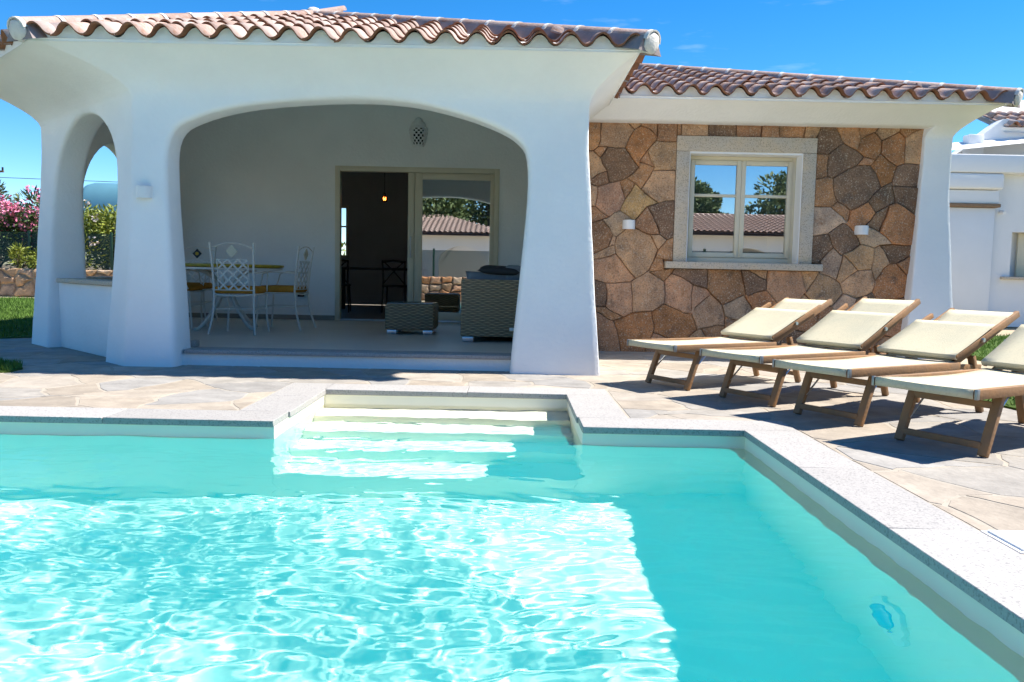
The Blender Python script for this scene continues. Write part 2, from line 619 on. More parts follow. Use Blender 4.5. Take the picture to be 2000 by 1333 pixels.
def stone_mesh(name, poly, to3, gap, depth, bev, rough, rng, tilt=0.0, warp=0.0, keep=(), lo=-9, hi=9, jit=0.0):
    """a single stone: irregular edges, chamfered rim, slightly domed face. to3(x, y, h) gives the 3-D point"""
    if jit:
        pj = []
        for (x, y) in poly:                            # corners shared by neighbours move together
            hr = random.Random((int(round(x * 500)) * 7919 + int(round(y * 500)) * 104729) & 0xffffff)
            f = min([1.0] + [max(0.0, (max(r[0] - x, x - r[1], r[2] - y, y - r[3])) / 0.10) for r in keep])
            f = min(f, max(0.0, min(y - lo, hi - y) / 0.08))
            pj.append((x + f * jit * hr.uniform(-1, 1), y + f * jit * hr.uniform(-1, 1)))
        poly = pj
    p = inset(poly, gap) if jit else shrink(poly, gap)
    if not p or area(p) < 0.0012:
        return None
    if warp:
        pp_ = []
        for i in range(len(p)):                       # both neighbours of a joint are bent by the same field
            a, b = p[i], p[(i + 1) % len(p)]
            l = math.dist(a, b)
            m_ = max(1, int(l / 0.075))
            for k in range(m_):
                x, y = a[0] + (b[0] - a[0]) * k / m_, a[1] + (b[1] - a[1]) * k / m_
                f = min([1.0] + [max(0.0, (max(r[0] - x, x - r[1], r[2] - y, y - r[3])) / 0.10) for r in keep])
                f = min(f, max(0.0, min(y - lo, hi - y) / 0.08))
                v1 = noise.noise_vector(Vector((x * 3.1, y * 3.1, 1.7)))
                v2 = noise.noise_vector(Vector((x * 11.0, y * 11.0, 5.2)))
                pp_.append((x + f * (warp * v1.x + warp * .38 * v2.x), y + f * (warp * v1.y + warp * .38 * v2.y)))
        p = pp_
    # clean + chamfer corners + jitter the edges
    q = []
    for i in range(len(p)):
        a, b, c = p[i - 1], p[i], p[(i + 1) % len(p)]
        la, lc = math.dist(a, b), math.dist(b, c)
        if la < 0.006:
            continue
        if warp:
            q.append(b)
            continue
        ka, kc = min(0.2, 0.014 / max(la, .001)), min(0.2, 0.014 / max(lc, .001))
        q.append((b[0] + (a[0] - b[0]) * ka, b[1] + (a[1] - b[1]) * ka))
        q.append((b[0] + (c[0] - b[0]) * kc, b[1] + (c[1] - b[1]) * kc))
        if lc > 0.16:
            for t in ((0.5,) if lc < 0.3 else (0.33, 0.67)):
                nx, ny = (c[1] - b[1]) / lc, -(c[0] - b[0]) / lc
                s = rng.uniform(-rough, rough * 0.4)
                q.append((b[0] + (c[0] - b[0]) * t + nx * s, b[1] + (c[1] - b[1]) * t + ny * s))
    if len(q) < 3:
        return None
    cx, cy = centroid(q)
    tx, ty = rng.uniform(-tilt, tilt), rng.uniform(-tilt, tilt)
    V, F = [], []
    n = len(q)
    for (s, h) in ((0, 0), (0, depth - bev), (1, depth)):
        for (x, y) in q:
            l = math.hypot(x - cx, y - cy) or 1
            k = 1 - s * min(0.5, bev * 1.3 / l)
            xx, yy = cx + (x - cx) * k, cy + (y - cy) * k
            V.append(to3(xx, yy, h + (tx * (x - cx) + ty * (y - cy) if h else 0)))
    V.append(to3(cx, cy, depth + bev * 0.35))
    for r in (0, 1):
        for i in range(n):
            j = (i + 1) % n
            F.append((r * n + i, r * n + j, (r + 1) * n + j, (r + 1) * n + i))
    for i in range(n):
        F.append((2 * n + i, 2 * n + (i + 1) % n, 3 * n))
    me = bpy.data.meshes.new(name)
    me.from_pydata([tuple(v) for v in V], [], F)
    bm = bmesh.new()
    bm.from_mesh(me)
    bmesh.ops.recalc_face_normals(bm, faces=bm.faces)
    # open-backed prism: make sure the face looks outward
    top = to3(cx, cy, 1.0) - to3(cx, cy, 0.0)
    bm.faces.ensure_lookup_table()
    if bm.faces[-1].normal.dot(top) < 0:
        bmesh.ops.reverse_faces(bm, faces=bm.faces)
    bm.to_mesh(me)
    bm.free()
    return me


# ------------------------------------------------------------------ ground
POOL = dict(x0=-9.0, x1=1.33, y0=0.4, y1=4.55, ax0=-1.32, ax1=0.415, ay1=5.79)
gx = [-300, -9.15, -1.45, 0.55, 1.48, 300]
gy = [-300, 0.25, 4.70, 5.94, 300]
V, F = [], []
for y in gy:
    for x in gx:
        V.append((x, y, -0.03))
for j in range(len(gy) - 1):
    for i in range(len(gx) - 1):
        if j == 1 and 1 <= i <= 3:
            continue
        if j == 2 and i == 2:
            continue
        a = j * len(gx) + i
        F.append((a, a + 1, a + 1 + len(gx), a + len(gx)))
tag(meshob('ground', V, F, SOIL), kind='structure')

# ------------------------------------------------------------------ pool
P = POOL


def floor_z(x):
    return -1.06 + 0.095 * min(0.0, (x - 0.5)) if x > -6 else -1.68


pool = empty('pool')
tag(pool, kind='structure')
V, F = [], []


def quad(a, b, c, d):
    n = len(V)
    V.extend((a, b, c, d))
    F.append((n, n + 1, n + 2, n + 3))


zt = -0.03
xs = [P['x0'], -6.0, P['ax0'], P['ax1'], 0.5, P['x1']]
for a, b in zip(xs, xs[1:]):                                            # floor and long walls
    quad((a, P['y0'], floor_z(a)), (b, P['y0'], floor_z(b)), (b, P['y1'], floor_z(b)), (a, P['y1'], floor_z(a)))
    quad((b, P['y0'], floor_z(b)), (a, P['y0'], floor_z(a)), (a, P['y0'], zt), (b, P['y0'], zt))
    if not (a >= P['ax0'] - 1e-6 and b <= P['ax1'] + 1e-6):
        quad((a, P['y1'], floor_z(a)), (b, P['y1'], floor_z(b)), (b, P['y1'], zt), (a, P['y1'], zt))
quad((P['x1'], P['y0'], floor_z(9)), (P['x1'], P['y0'], zt), (P['x1'], P['y1'], zt), (P['x1'], P['y1'], floor_z(9)))
quad((P['x0'], P['y0'], zt), (P['x0'], P['y0'], -1.68), (P['x0'], P['y1'], -1.68), (P['x0'], P['y1'], zt))
for x in (P['ax0'], P['ax1']):                                          # alcove cheeks
    quad((x, P['y1'], -1.3), (x, P['ay1'], -1.3), (x, P['ay1'], zt), (x, P['y1'], zt))
quad((P['ax0'], P['ay1'], -1.3), (P['ax1'], P['ay1'], -1.3), (P['ax1'], P['ay1'], zt), (P['ax0'], P['ay1'], zt))
liner = meshob('liner', V, F, LINER, pool)
CAUST = [liner]
sy = [P['ay1'], 5.47, 5.17, 4.87, 4.552]
sz = [-0.235, -0.43, -0.63, -0.83]
for k in range(4):
    bm = bmesh.new()
    x0, x1, y0, y1 = P['ax0'] + .003, P['ax1'] - .003, sy[k + 1], P['ay1'] - .004
    vv = [bm.verts.new(p) for p in ((x0, y0, sz[k]), (x1, y0, sz[k]), (x1, sy[k] - .002 * (k == 0) - .0, sz[k]), (x0, sy[k] - .002 * (k == 0), sz[k]),
                                    (x0, y0, sz[k] - .6), (x1, y0, sz[k] - .6))]
    bm.faces.new((vv[0], vv[1], vv[2], vv[3]))
    bm.faces.new((vv[4], vv[5], vv[1], vv[0]))
    CAUST.append(bmob('step', bm, LINER, pool))
# coping slabs
slabs = []


def run(a, b, n):
    return [(a + (b - a) * i / n, a + (b - a) * (i + 1) / n) for i in range(n)]


CW = 0.30
for a, b in run(P['x0'], P['ax0'], 8):
    slabs.append((a, b, P['y1'], P['y1'] + CW, 'y0'))
for a, b in run(P['y1'] + CW, P['ay1'] + CW, 2):
    slabs.append((P['ax0'] - CW, P['ax0'], a, b, 'x1'))
for a, b in run(P['ax0'], P['ax1'] + CW, 2):
    slabs.append((a, b, P['ay1'], P['ay1'] + CW, 'y0'))
slabs.append((P['ax1'], P['ax1'] + CW, P['y1'] + CW, P['ay1'], 'x0'))
for a, b in run(P['ax1'], P['x1'] + CW, 1):
    slabs.append((a, b, P['y1'], P['y1'] + CW, 'y0'))
for a, b in run(P['y0'] - CW, P['y1'], 5):
    slabs.append((P['x1'], P['x1'] + CW, a, b, 'x0'))
for (a, b, c, d, side) in slabs:
    g = 0.0012
    o = dict(x0=a + g, x1=b - g, y0=c + g, y1=d - g)
    o[side] += -0.012 if side in ('x0', 'y0') else 0.012
    boxob('coping_slab', o['x0'], o['x1'], o['y0'], o['y1'], -0.032, 0.006, GRANITE, pool, bev=0.003, seg=1)

# water: one rippled sheet, true refraction (sun reaches the floor as refracted caustics)
ZW = -0.10


def ripple(x, y):
    wx = x + .22 * noise.noise(Vector((x * 1.1, y * 1.4, 5)))
    wy = y + .16 * noise.noise(Vector((x * 1.3, y * 1.1, 8)))
    h = 0.010 * noise.noise(Vector((wx * 0.8, wy * 1.3, 0.0)))
    h += 0.0060 * noise.noise(Vector((wx * 2.1 + wy * .6, wy * 4.2, 7.3)))
    h += 0.0046 * noise.noise(Vector((wx * 4.6 + wy * 1.5, wy * 9.5, 3.1)))
    patch = 0.45 + 0.9 * max(0.0, noise.noise(Vector((x * .7, y * .9, 2.2))) + .35)
    h += patch * 0.0034 * noise.noise(Vector((wx * 9.0 - wy * 2.0, wy * 19.0, 9.1)))
    h += patch * 0.0014 * noise.noise(Vector((wx * 19.0, wy * 34.0, 1.1)))
    calm = 0.80 + 0.20 * min(1.0, max(0.0, (5.0 - y) / 2.0))
    return h * calm


def axis(a, b, stops, step):
    pts = [a]
    allp = sorted([s for s in stops if a < s < b]) + [b]
    cur = a
    for s in allp:
        n = max(1, int(round((s - cur) / step)))
        pts += [cur + (s - cur) * (i + 1) / n for i in range(n)]
        cur = s
    return pts


e = 0.006
X = axis(P['x0'] - e, P['x1'] + e, [P['ax0'] - e, P['ax1'] + e, -4.0], 0.018)
Y = axis(P['y0'] - e, P['ay1'] + e, [P['y1'] + e], 0.015)
idx, V, F = {}, [], []
for j in range(len(Y) - 1):
    for i in range(len(X) - 1):
        xm, ym = (X[i] + X[i + 1]) / 2, (Y[j] + Y[j + 1]) / 2
        if ym > P['y1'] + e and not (P['ax0'] - e < xm < P['ax1'] + e):
            continue
        f = []
        for (ii, jj) in ((i, j), (i + 1, j), (i + 1, j + 1), (i, j + 1)):
            if (ii, jj) not in idx:
                idx[(ii, jj)] = len(V)
                V.append((X[ii], Y[jj], ZW + ripple(X[ii], Y[jj])))
            f.append(idx[(ii, jj)])
        F.append(f)
WATER = bpy.data.materials.new('water')
WATER.use_nodes = True
nt = WATER.node_tree
nt.nodes.clear()
out = nt.nodes.new('ShaderNodeOutputMaterial')
# water colour follows the depth of the pool below: nearly clear over the shallow steps, turquoise over the deep floor
geo = nt.nodes.new('ShaderNodeNewGeometry')
sep = nt.nodes.new('ShaderNodeSeparateXYZ')
nt.links.new(geo.outputs['Position'], sep.inputs[0])
mr = nt.nodes.new('ShaderNodeMapRange')
mr.interpolation_type = 'SMOOTHSTEP'
mr.inputs[1].default_value = 5.55
mr.inputs[2].default_value = 4.3
nt.links.new(sep.outputs[1], mr.inputs[0])
cmix = nt.nodes.new('ShaderNodeMix')
cmix.data_type = 'RGBA'
cmix.inputs[6].default_value = (0.95, 0.99, 0.985, 1)
cmix.inputs[7].default_value = (0.77, 0.975, 0.98, 1)
nt.links.new(mr.outputs[0], cmix.inputs[0])
rf_ = nt.nodes.new('ShaderNodeBsdfRefraction')
rf_.inputs['Roughness'].default_value = 0.0
rf_.inputs['IOR'].default_value = 1.333
nt.links.new(cmix.outputs[2], rf_.inputs['Color'])
gs = nt.nodes.new('ShaderNodeBsdfGlossy')
gs.inputs['Roughness'].default_value = 0.0
fn = nt.nodes.new('ShaderNodeFresnel')
fn.inputs['IOR'].default_value = 1.333
half = nt.nodes.new('ShaderNodeMath')
half.operation = 'MULTIPLY'
half.inputs[1].default_value = 0.4          # polarised view: part of the glare is filtered
nt.links.new(fn.outputs[0], half.inputs[0])
ms = nt.nodes.new('ShaderNodeMixShader')
nt.links.new(half.outputs[0], ms.inputs[0])
nt.links.new(rf_.outputs[0], ms.inputs[1])
nt.links.new(gs.outputs[0], ms.inputs[2])
# turquoise diffuse surface layer stands in for light scattered inside the water
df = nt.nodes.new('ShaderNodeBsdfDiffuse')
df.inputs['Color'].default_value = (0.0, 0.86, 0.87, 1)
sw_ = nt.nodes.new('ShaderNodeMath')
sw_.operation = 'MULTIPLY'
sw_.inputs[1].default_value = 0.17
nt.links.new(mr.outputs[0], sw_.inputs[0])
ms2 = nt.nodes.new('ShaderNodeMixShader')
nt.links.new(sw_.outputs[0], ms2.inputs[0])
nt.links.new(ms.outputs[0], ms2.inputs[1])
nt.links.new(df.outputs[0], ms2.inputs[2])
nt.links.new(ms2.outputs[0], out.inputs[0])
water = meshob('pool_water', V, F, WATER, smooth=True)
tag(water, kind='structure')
water.cycles.is_caustics_caster = True
for o in CAUST:
    o.cycles.is_caustics_receiver = True

# ------------------------------------------------------------------ crazy paving
paving = empty('paving')
tag(paving, kind='structure')
rng = random.Random(11)
PR = (-6.6, 4.7, 0.3, 9.5)
BLK = [(-20, 1.33 + CW + .004, -5, 4.55 + CW + .004), (P['ax0'] - CW - .004, P['ax1'] + CW + .004, 4.0, P['ay1'] + CW + .004)]
seeds = []
sx_, sy_ = 0.50, 0.43
j = 0
y = PR[2]
while y < PR[3]:
    x = PR[0] + (0.3 if j % 2 else 0)
    while x < PR[1]:
        seeds.append((x + rng.uniform(-.24, .24), y + rng.uniform(-.2, .2), rng.uniform(0, .06)))
        x += sx_
    y += sy_
    j += 1


def inhouse(c):
    x, y = c
    return (-3.2 < x < 0.55 and y > 7.45) or (x + y > 4.3 and x < -2.6 and y > 7.3 and x > -4.7) or (0.5 < x < 4.9 and y > 9.35)


pcols = [(0.38, 0.335, 0.28), (0.355, 0.31, 0.255), (0.40, 0.36, 0.31), (0.355, 0.335, 0.305), (0.335, 0.325, 0.31), (0.38, 0.33, 0.27)]
bed = []
for poly in cells(seeds, PR, 2.0):
    if not poly:
        continue
    parts = [poly]
    for r in BLK:
        parts = minus_rect(parts, r)
    for pp in parts:
        if area(pp) < 0.01 or inhouse(centroid(pp)):
            continue
        me = stone_mesh('paving_slab', pp, lambda x, y, h: Vector((x, y, -0.022 + h)), 0.011, 0.0232, 0.002, 0.02, rng, 0.003, 0.06, ((-20, 1.64, -5, 4.86), (-1.63, .72, 4, 6.1)), -9, 99, 0.10)
        if me:
            me.materials.append(PAVE)
            o = link(bpy.data.objects.new('paving_slab', me), paving)
            c = rng.choice(pcols)
            k = rng.uniform(0.82, 1.0)
            o.color = (c[0] * k, c[1] * k, c[2] * k, 1)
V, F = [], []
bx = [PR[0], P['ax0'] - CW + .01, P['ax1'] + CW - .01, P['x1'] + CW - .01, PR[1]]
by = [PR[2], P['y1'] + CW - .01, P['ay1'] + CW - .01, PR[3]]
for jj in range(3):
    for ii in range(4):
        if (jj == 0 and ii < 3) or (jj == 1 and ii == 1):
            continue
        quad((bx[ii], by[jj], -0.001), (bx[ii + 1], by[jj], -0.001), (bx[ii + 1], by[jj + 1], -0.001), (bx[ii], by[jj + 1], -0.001))
meshob('mortar_bed', V, F, PAVEJ, paving)


# ------------------------------------------------------------------ lawns
def lawn(name, poly, z, n, rngseed, hgt=0.045):
    r = random.Random(rngseed)
    o = meshob(name, [(x, y, z) for x, y in poly] + [(x, y, -0.028) for x, y in poly],
               [tuple(range(len(poly)))] + [(i, (i + 1) % len(poly), len(poly) + (i + 1) % len(poly), len(poly) + i) for i in range(len(poly))], LAWNM)
    tag(o, kind='structure')

    def inside(x, y):
        c = False
        for i in range(len(poly)):
            (ax, ay), (bx_, by_) = poly[i], poly[i - 1]
            if (ay > y) != (by_ > y) and x < (bx_ - ax) * (y - ay) / (by_ - ay) + ax:
                c = not c
        return c
    xs_, ys_ = [p[0] for p in poly], [p[1] for p in poly]
    V, F = [], []
    k = 0
    while k < n:
        x, y = r.uniform(min(xs_), max(xs_)), r.uniform(min(ys_), max(ys_))
        if not inside(x, y):
            continue
        k += 1
        a = r.uniform(0, PI)
        w = r.uniform(.004, .008)
        h = hgt * r.uniform(.5, 1.3)
        lx, ly = r.uniform(-.03, .03), r.uniform(-.03, .03)
        b = len(V)
        V += [(x - w * math.cos(a), y - w * math.sin(a), z), (x + w * math.cos(a), y + w * math.sin(a), z), (x + lx, y + ly, z + h)]
        F.append((b, b + 1, b + 2))
    g = meshob('grass', V, F, BLADE, o)
    g['kind'] = 'stuff'
    return o


curve1 = [(-5.35, 9.6), (-5.7, 9.25), (-6.3, 8.9), (-7.2, 8.55), (-9.5, 8.3)]
lawn('lawn', [(-5.3, 11.5), (-5.3, 10.2)] + curve1 + [(-16, 9.5), (-16, 19.8), (-9, 19.8), (-5.8, 14)], 0.012, 60000, 1, 0.05)
lawn('lawn', crom([(-9.5, 6.1), (-6, 6.15), (-4.5, 6.2), (-3.92, 6.36), (-3.98, 6.7), (-4.5, 7.05), (-6, 7.25), (-9.5, 7.3)], 3) and
     [(p.x, p.y) for p in [Vector((a, b, 0)) for a, b in ((-9.5, 6.1), (-6, 6.12), (-4.6, 6.18), (-4.1, 6.25), (-3.92, 6.38), (-3.95, 6.6), (-4.15, 6.85), (-4.6, 7.08), (-6, 7.25), (-9.5, 7.3))]],
     0.016, 16000, 2, 0.05)
lawn('lawn', [(3.34, 6.62), (3.36, 6.2), (3.4, 5.7), (3.45, 5.2), (3.6, 4.2), (3.9, 3.0), (12, 3.0), (16, 13), (5.4, 13), (5.3, 7.7), (4.6, 7.25), (3.8, 7.0)], 0.016, 45000, 3, 0.05)

# ------------------------------------------------------------------ the villa
villa = thing('villa', 'white plastered villa with terracotta roof, arched porch and stone wing behind the pool', 'house')


def strip(name, outline, path, eave, ztop, zc, cexp, T, parent, flare=0.13, fz=2.0, bev=0.045, delta=0.022, m=PLASTER):
    """a plaster wall that follows a plan path; outline is a concave polygon in (u, z).
    path: list of (u, x, y); eave: list of (u, x, y) reached at z = ztop; zc: where the cove begins"""
    bm = bmesh.new()
    vf = [bm.verts.new((u, 0, z)) for u, z in outline]
    f = bm.faces.new(vf)
    r = bmesh.ops.extrude_face_region(bm, geom=[f])
    nv = [g for g in r['geom'] if isinstance(g, bmesh.types.BMVert)]
    for v in nv:
        v.co.y = T
    bm.normal_update()
    us = [p[0] for p in path]
    zmin = min(z for u, z in outline)
    es = []
    for ed in bm.edges:
        a, b = ed.verts
        if abs(a.co.y - b.co.y) < 1e-6:                       # rim edges, not those along base, top or the ends
            if (a.co.z <= zmin + 1e-6 and b.co.z <= zmin + 1e-6) or (a.co.z >= ztop - 1e-6 and b.co.z >= ztop - 1e-6):
                continue
            if abs(a.co.x - b.co.x) < 1e-6 and (abs(a.co.x - us[0]) < 1e-6 or abs(a.co.x - us[-1]) < 1e-6):
                continue
            es.append(ed)
    bmesh.ops.bevel(bm, geom=es, offset=bev, segments=4, profile=0.5, affect='EDGES', clamp_overlap=True)
    cuts = [us[0] + 0.12 * i for i in range(1, int((us[-1] - us[0]) / 0.12))]
    for u in us[1:-1]:
        cuts += [u - 2 * delta, u - delta, u, u + delta, u + 2 * delta]
    for c in cuts:
        bmesh.ops.bisect_plane(bm, geom=bm.verts[:] + bm.edges[:] + bm.faces[:], plane_co=(c, 0, 0), plane_no=(1, 0, 0))
    for c in [0.12 * i for i in range(1, int(ztop / 0.12) + 1)] + [zc + (ztop - zc) * k / 7 for k in range(7)]:
        bmesh.ops.bisect_plane(bm, geom=bm.verts[:] + bm.edges[:] + bm.faces[:], plane_co=(0, 0, c), plane_no=(0, 0, 1))
    bmesh.ops.remove_doubles(bm, verts=bm.verts, dist=0.0005)

    def lerp(tab, u):
        for (a, b) in zip(tab, tab[1:]):
            if u <= b[0] or b is tab[-1]:
                t = (u - a[0]) / (b[0] - a[0])
                return Vector((a[1] + (b[1] - a[1]) * t, a[2] + (b[2] - a[2]) * t, 0))

    def smooth(tab, u, d):
        d = min(d, u - tab[0][0], tab[-1][0] - u)
        d = max(d, 0)
        return (lerp(tab, u - d) + lerp(tab, u) * 2 + lerp(tab, u + d)) / 4
    # inner path by mitred offset
    inner = []
    for i, (u, x, y) in enumerate(path):
        p = Vector((x, y))
        ds = []
        if i > 0:
            ds.append((p - Vector(path[i - 1][1:])).normalized())
        if i < len(path) - 1:
            ds.append((Vector(path[i + 1][1:]) - p).normalized())
        ns = [Vector((-d.y, d.x)) for d in ds]
        n = sum(ns, Vector((0, 0))).normalized()
        n = n / max(0.3, n.dot(ns[0]))
        if i > 0:
            inner.append((u - 0.30, ns[0].x, ns[0].y))
        inner.append((u, n.x, n.y))
        if i < len(path) - 1:
            inner.append((u + 0.30, ns[-1].x, ns[-1].y))
    for v in bm.verts:
        u, d, z = v.co
        B = smooth(path, u, delta)
        n = lerp(inner, u)
        t = max(0.0, (z - zc) / (ztop - zc)) ** cexp
        E_ = lerp(eave, u)
        fl = flare * max(0.0, 1 - z / fz) ** 1.15
        k = 1 - d / T
        q = B + n * d - n * fl * (k if True else 1) + (E_ - B) * t * k
        w_ = 0.006 * noise.noise(Vector((u * 2.1, d * 3, z * 2.1))) + 0.0025 * noise.noise(Vector((u * 7, d * 5, z * 7)))
        q = q + n * w_
        v.co = Vector((q.x, q.y, z))
    return bmob(name, bm, m, parent, smooth=True, angle=50)


S45 = math.hypot(1.77, 1.74)
uF = -3.23
uP1 = uF - S45
uP0 = uP1 - 2.83


def arch(u0, u1, z0, zs, za, sharp=2.3, lean=0.05, n=22):
    """opening from (u0, z0) up its left jamb, over the crown, down to (u1, z0)"""
    pts = [(u0, z0), (u0 - lean * .6, zs * 0.45), (u0 - lean, zs)]
    c, a, h = (u0 + u1) / 2, (u1 - u0) / 2 + lean, za - zs
    for i in range(1, n):
        th = PI - PI * i / n
        cs, sn = math.cos(th), math.sin(th)
        pts.append((c + a * math.copysign(abs(cs) ** (2 / sharp), cs), zs + h * abs(sn) ** (2 / sharp)))
    pts += [(u1 + lean, zs), (u1 + lean * .6, zs * 0.45), (u1, z0)]
    return pts


front = crom([(-2.85, 0.0), (-2.87, 0.5), (-2.91, 1.1), (-2.94, 1.6), (-2.935, 1.84), (-2.87, 2.01), (-2.72, 2.10), (-2.45, 2.185), (-2.05, 2.25), (-1.41, 2.295), (-0.89, 2.275),
              (-0.45, 2.185), (-0.12, 2.07), (0.05, 1.965), (0.12, 1.83), (0.13, 1.5), (0.085, 0.92), (0.03, 0.3), (0.005, 0.0)], 3)
front = [(p[0], max(0, p[1])) for p in [(q.x, q.y) for q in [Vector((a[0], a[1], 0)) for a in front]]]
U3 = 0.64
uEnd = U3 + 4.45
ZT = 2.645
outline = [(uEnd, 0), (uEnd, ZT), (uP0, ZT), (uP0, 0)]
Y2u = lambda yy: uP1 - (yy - 8.79)
outline += arch(Y2u(10.85), Y2u(9.12), 0, 1.45, 2.3, 1.9)
outline += arch(uF - 1.98, uF - 0.40, 0, 1.45, 2.27, 2.1, 0.08)
outline += front
path = [(uP0, -5.0, 11.62), (uP1, -5.0, 8.79), (uF, -3.23, 7.05), (U3, 0.63, 7.05), (uEnd, 0.63, 11.5)]
eave = [(uP0, -5.5, 11.62), (uP1, -5.5, 8.27), (uF, -3.87, 6.69), (U3, 0.99, 6.69), (uEnd, 0.99, 11.5)]
strip('porch_wall', outline, path, eave, ZT, 2.28, 1.7, 0.28, villa)

# parapets with granite sills in the two side arches
d45 = Vector((-1.77, 1.74)).normalized()
n45 = Vector((0.70, 0.714)).normalized()


def along45(s, d, z):
    q = Vector((-3.23, 7.05)) + d45 * s + n45 * d
    return Vector((q.x, q.y, z))


def prism8(name, fn, s0, s1, d0, d1, z0, z1, m, parent, bev=0.012):
    bm = bmesh.new()
    vv = box(bm, s0, s1, d0, d1, z0, z1, bev)
    for v in bm.verts:
        v.co = fn(*v.co)
    return bmob(name, bm, m, parent, smooth=True, angle=40)


prism8('parapet', along45, 0.28, 2.15, 0.0, 0.2, 0.0, 0.665, PLASTER, villa)
prism8('window_sill', along45, 0.40, 1.96, -0.045, 0.235, 0.667, 0.712, GRANITE_W, villa)
boxob('parapet', -4.97, -4.78, 9.0, 10.95, 0, 0.665, PLASTER, villa, 0.012)
boxob('window_sill', -5.03, -4.75, 9.14, 10.83, 0.667, 0.712, GRANITE_W, villa, 0.008)

# porch floor, step
FZ = 0.138
bm = bmesh.new()
fp = [(-4.8, 8.85), (-3.2, 7.25), (-2.84, 7.10), (0.02, 7.10), (0.45, 7.3), (0.45, 11.62), (-4.8, 11.62)]
bm.faces.new([bm.verts.new((x, y, FZ - 0.004)) for x, y in fp])
bmob('porch_floor', bm, FLOORT, villa)
boxob('step_riser', -2.90, 0.05, 7.10, 7.24, -0.02, FZ - 0.036, PLASTER, villa)
boxob('step_nosing', -2.835, 0.012, 7.07, 7.36, FZ - 0.034, FZ, GRANITE, villa, 0.004)
for s in (-2.832,):
    prism8('skirting', lambda a, b, c: Vector((a, b, c)), s - 0.03, s + 0.012, 7.30, 7.40, FZ, FZ + 0.06, SKIRT, villa, 0.003)

# back wall of the porch and room behind
bm = bmesh.new()
DX0, DX1, DZ1 = -2.5, -0.2, 2.30
ol = [(-5.0, 0.0), (-5.0, 3.6), (0.8, 3.6), (0.8, 0.0), (DX1, 0.0), (DX1, DZ1), (DX0, DZ1), (DX0, 0.0)]
f = bm.faces.new([bm.verts.new((x, 11.62, z)) for x, z in ol])
r = bmesh.ops.extrude_face_region(bm, geom=[f])
for g in r['geom']:
    if isinstance(g, bmesh.types.BMVert):
        g.co.y = 11.95
bmob('back_wall', bm, PLASTER, villa)
boxob('skirting', -4.75, DX0 - 0.004, 11.605, 11.619, FZ, FZ + 0.065, SKIRT, villa)
boxob('skirting', DX1 + 0.004, 0.4, 11.605, 11.619, FZ, FZ + 0.065, SKIRT, villa)
RM = (-5.2, 1.2, 11.96, 17.0, FZ, 2.9)
bm = bmesh.new()
x0, x1, y0, y1, z0, z1 = RM
q = lambda *p: bm.faces.new([bm.verts.new(v) for v in p])
q((x0, y0, z1), (x1, y0, z1), (x1, y1, z1), (x0, y1, z1))
q((x0, y0, z0), (x0, y1, z0), (x0, y1, z1), (x0, y0, z1))
q((x1, y0, z0), (x1, y1, z0), (x1, y1, z1), (x1, y0, z1))
wx0, wx1, wz0, wz1 = -4.2, -3.38, 1.1, 2.16
q((x0, y1, z0), (wx0, y1, z0), (wx0, y1, z1), (x0, y1, z1))
q((wx1, y1, z0), (x1, y1, z0), (x1, y1, z1), (wx1, y1, z1))
q((wx0, y1, z0), (wx1, y1, z0), (wx1, y1, wz0), (wx0, y1, wz0))
q((wx0, y1, wz1), (wx1, y1, wz1), (wx1, y1, z1), (wx0, y1, z1))
bmob('room_wall', bm, ROOMW, villa)
boxob('room_floor', x0, x1, y0 - .01, y1, z0 - .05, z0 - .006, ROOMF, villa)
fr = empty('rear_window')
fr.parent = villa
for (a, b, c, d) in ((wx0, wx0 + .05, wz0, wz1), (wx1 - .05, wx1, wz0, wz1), (wx0 + .05, wx1 - .05, wz0, wz0 + .05), (wx0 + .05, wx1 - .05, wz1 - .05, wz1), (wx0 + .05, wx1 - .05, 1.72, 1.75)):
    boxob('frame', a, b, y1 - .03, y1 + .03, c, d, CREAM, fr)

# sliding door
door = empty('sliding_door')
door.parent = villa
fw = 0.07
ya, yb = 11.60, 11.72
boxob('frame', DX0, DX0 + fw, ya, yb, FZ, DZ1, CREAM, door, .004)
boxob('frame', DX1 - fw, DX1, ya, yb, FZ, DZ1, CREAM, door, .004)
boxob('frame', DX0 + fw, DX1 - fw, ya, yb, DZ1 - fw, DZ1, CREAM, door, .004)
boxob('threshold', DX0 + fw, DX1 - fw, ya + .01, yb, FZ - .003, FZ + .022, STEEL, door, .003)
lx0, lx1, lz0, lz1 = -1.48, DX1 - fw - .002, FZ + .024, DZ1 - fw - .002
yl, yh = 11.63, 11.69
boxob('stile', lx0, lx0 + .09, yl, yh, lz0, lz1, CREAM, door, .004)
boxob('stile', lx0 + .094, lx0 + .20, yl + .008, yh, lz0, lz1, CREAM, door, .004)
boxob('stile', lx1 - .055, lx1, yl, yh, lz0, lz1, CREAM, door, .004)
boxob('rail', lx0 + .20, lx1 - .055, yl + .003, yh, lz0, lz0 + .115, CREAM, door, .004)
boxob('rail', lx0 + .20, lx1 - .055, yl + .003, yh, lz1 - .09, lz1, CREAM, door, .004)
boxob('pane', lx0 + .20, lx1 - .055, yl + .028, yl + .034, lz0 + .115, lz1 - .09, PANE, door)
bm = bmesh.new()
hx = lx0 + .045
tube(bm, [(hx, yl - .002, 1.05), (hx, yl - .045, 1.05), (hx, yl - .045, 1.33), (hx, yl - .002, 1.33)], .011, 8)
bmob('handle', bm, STEEL, door, True, 50)

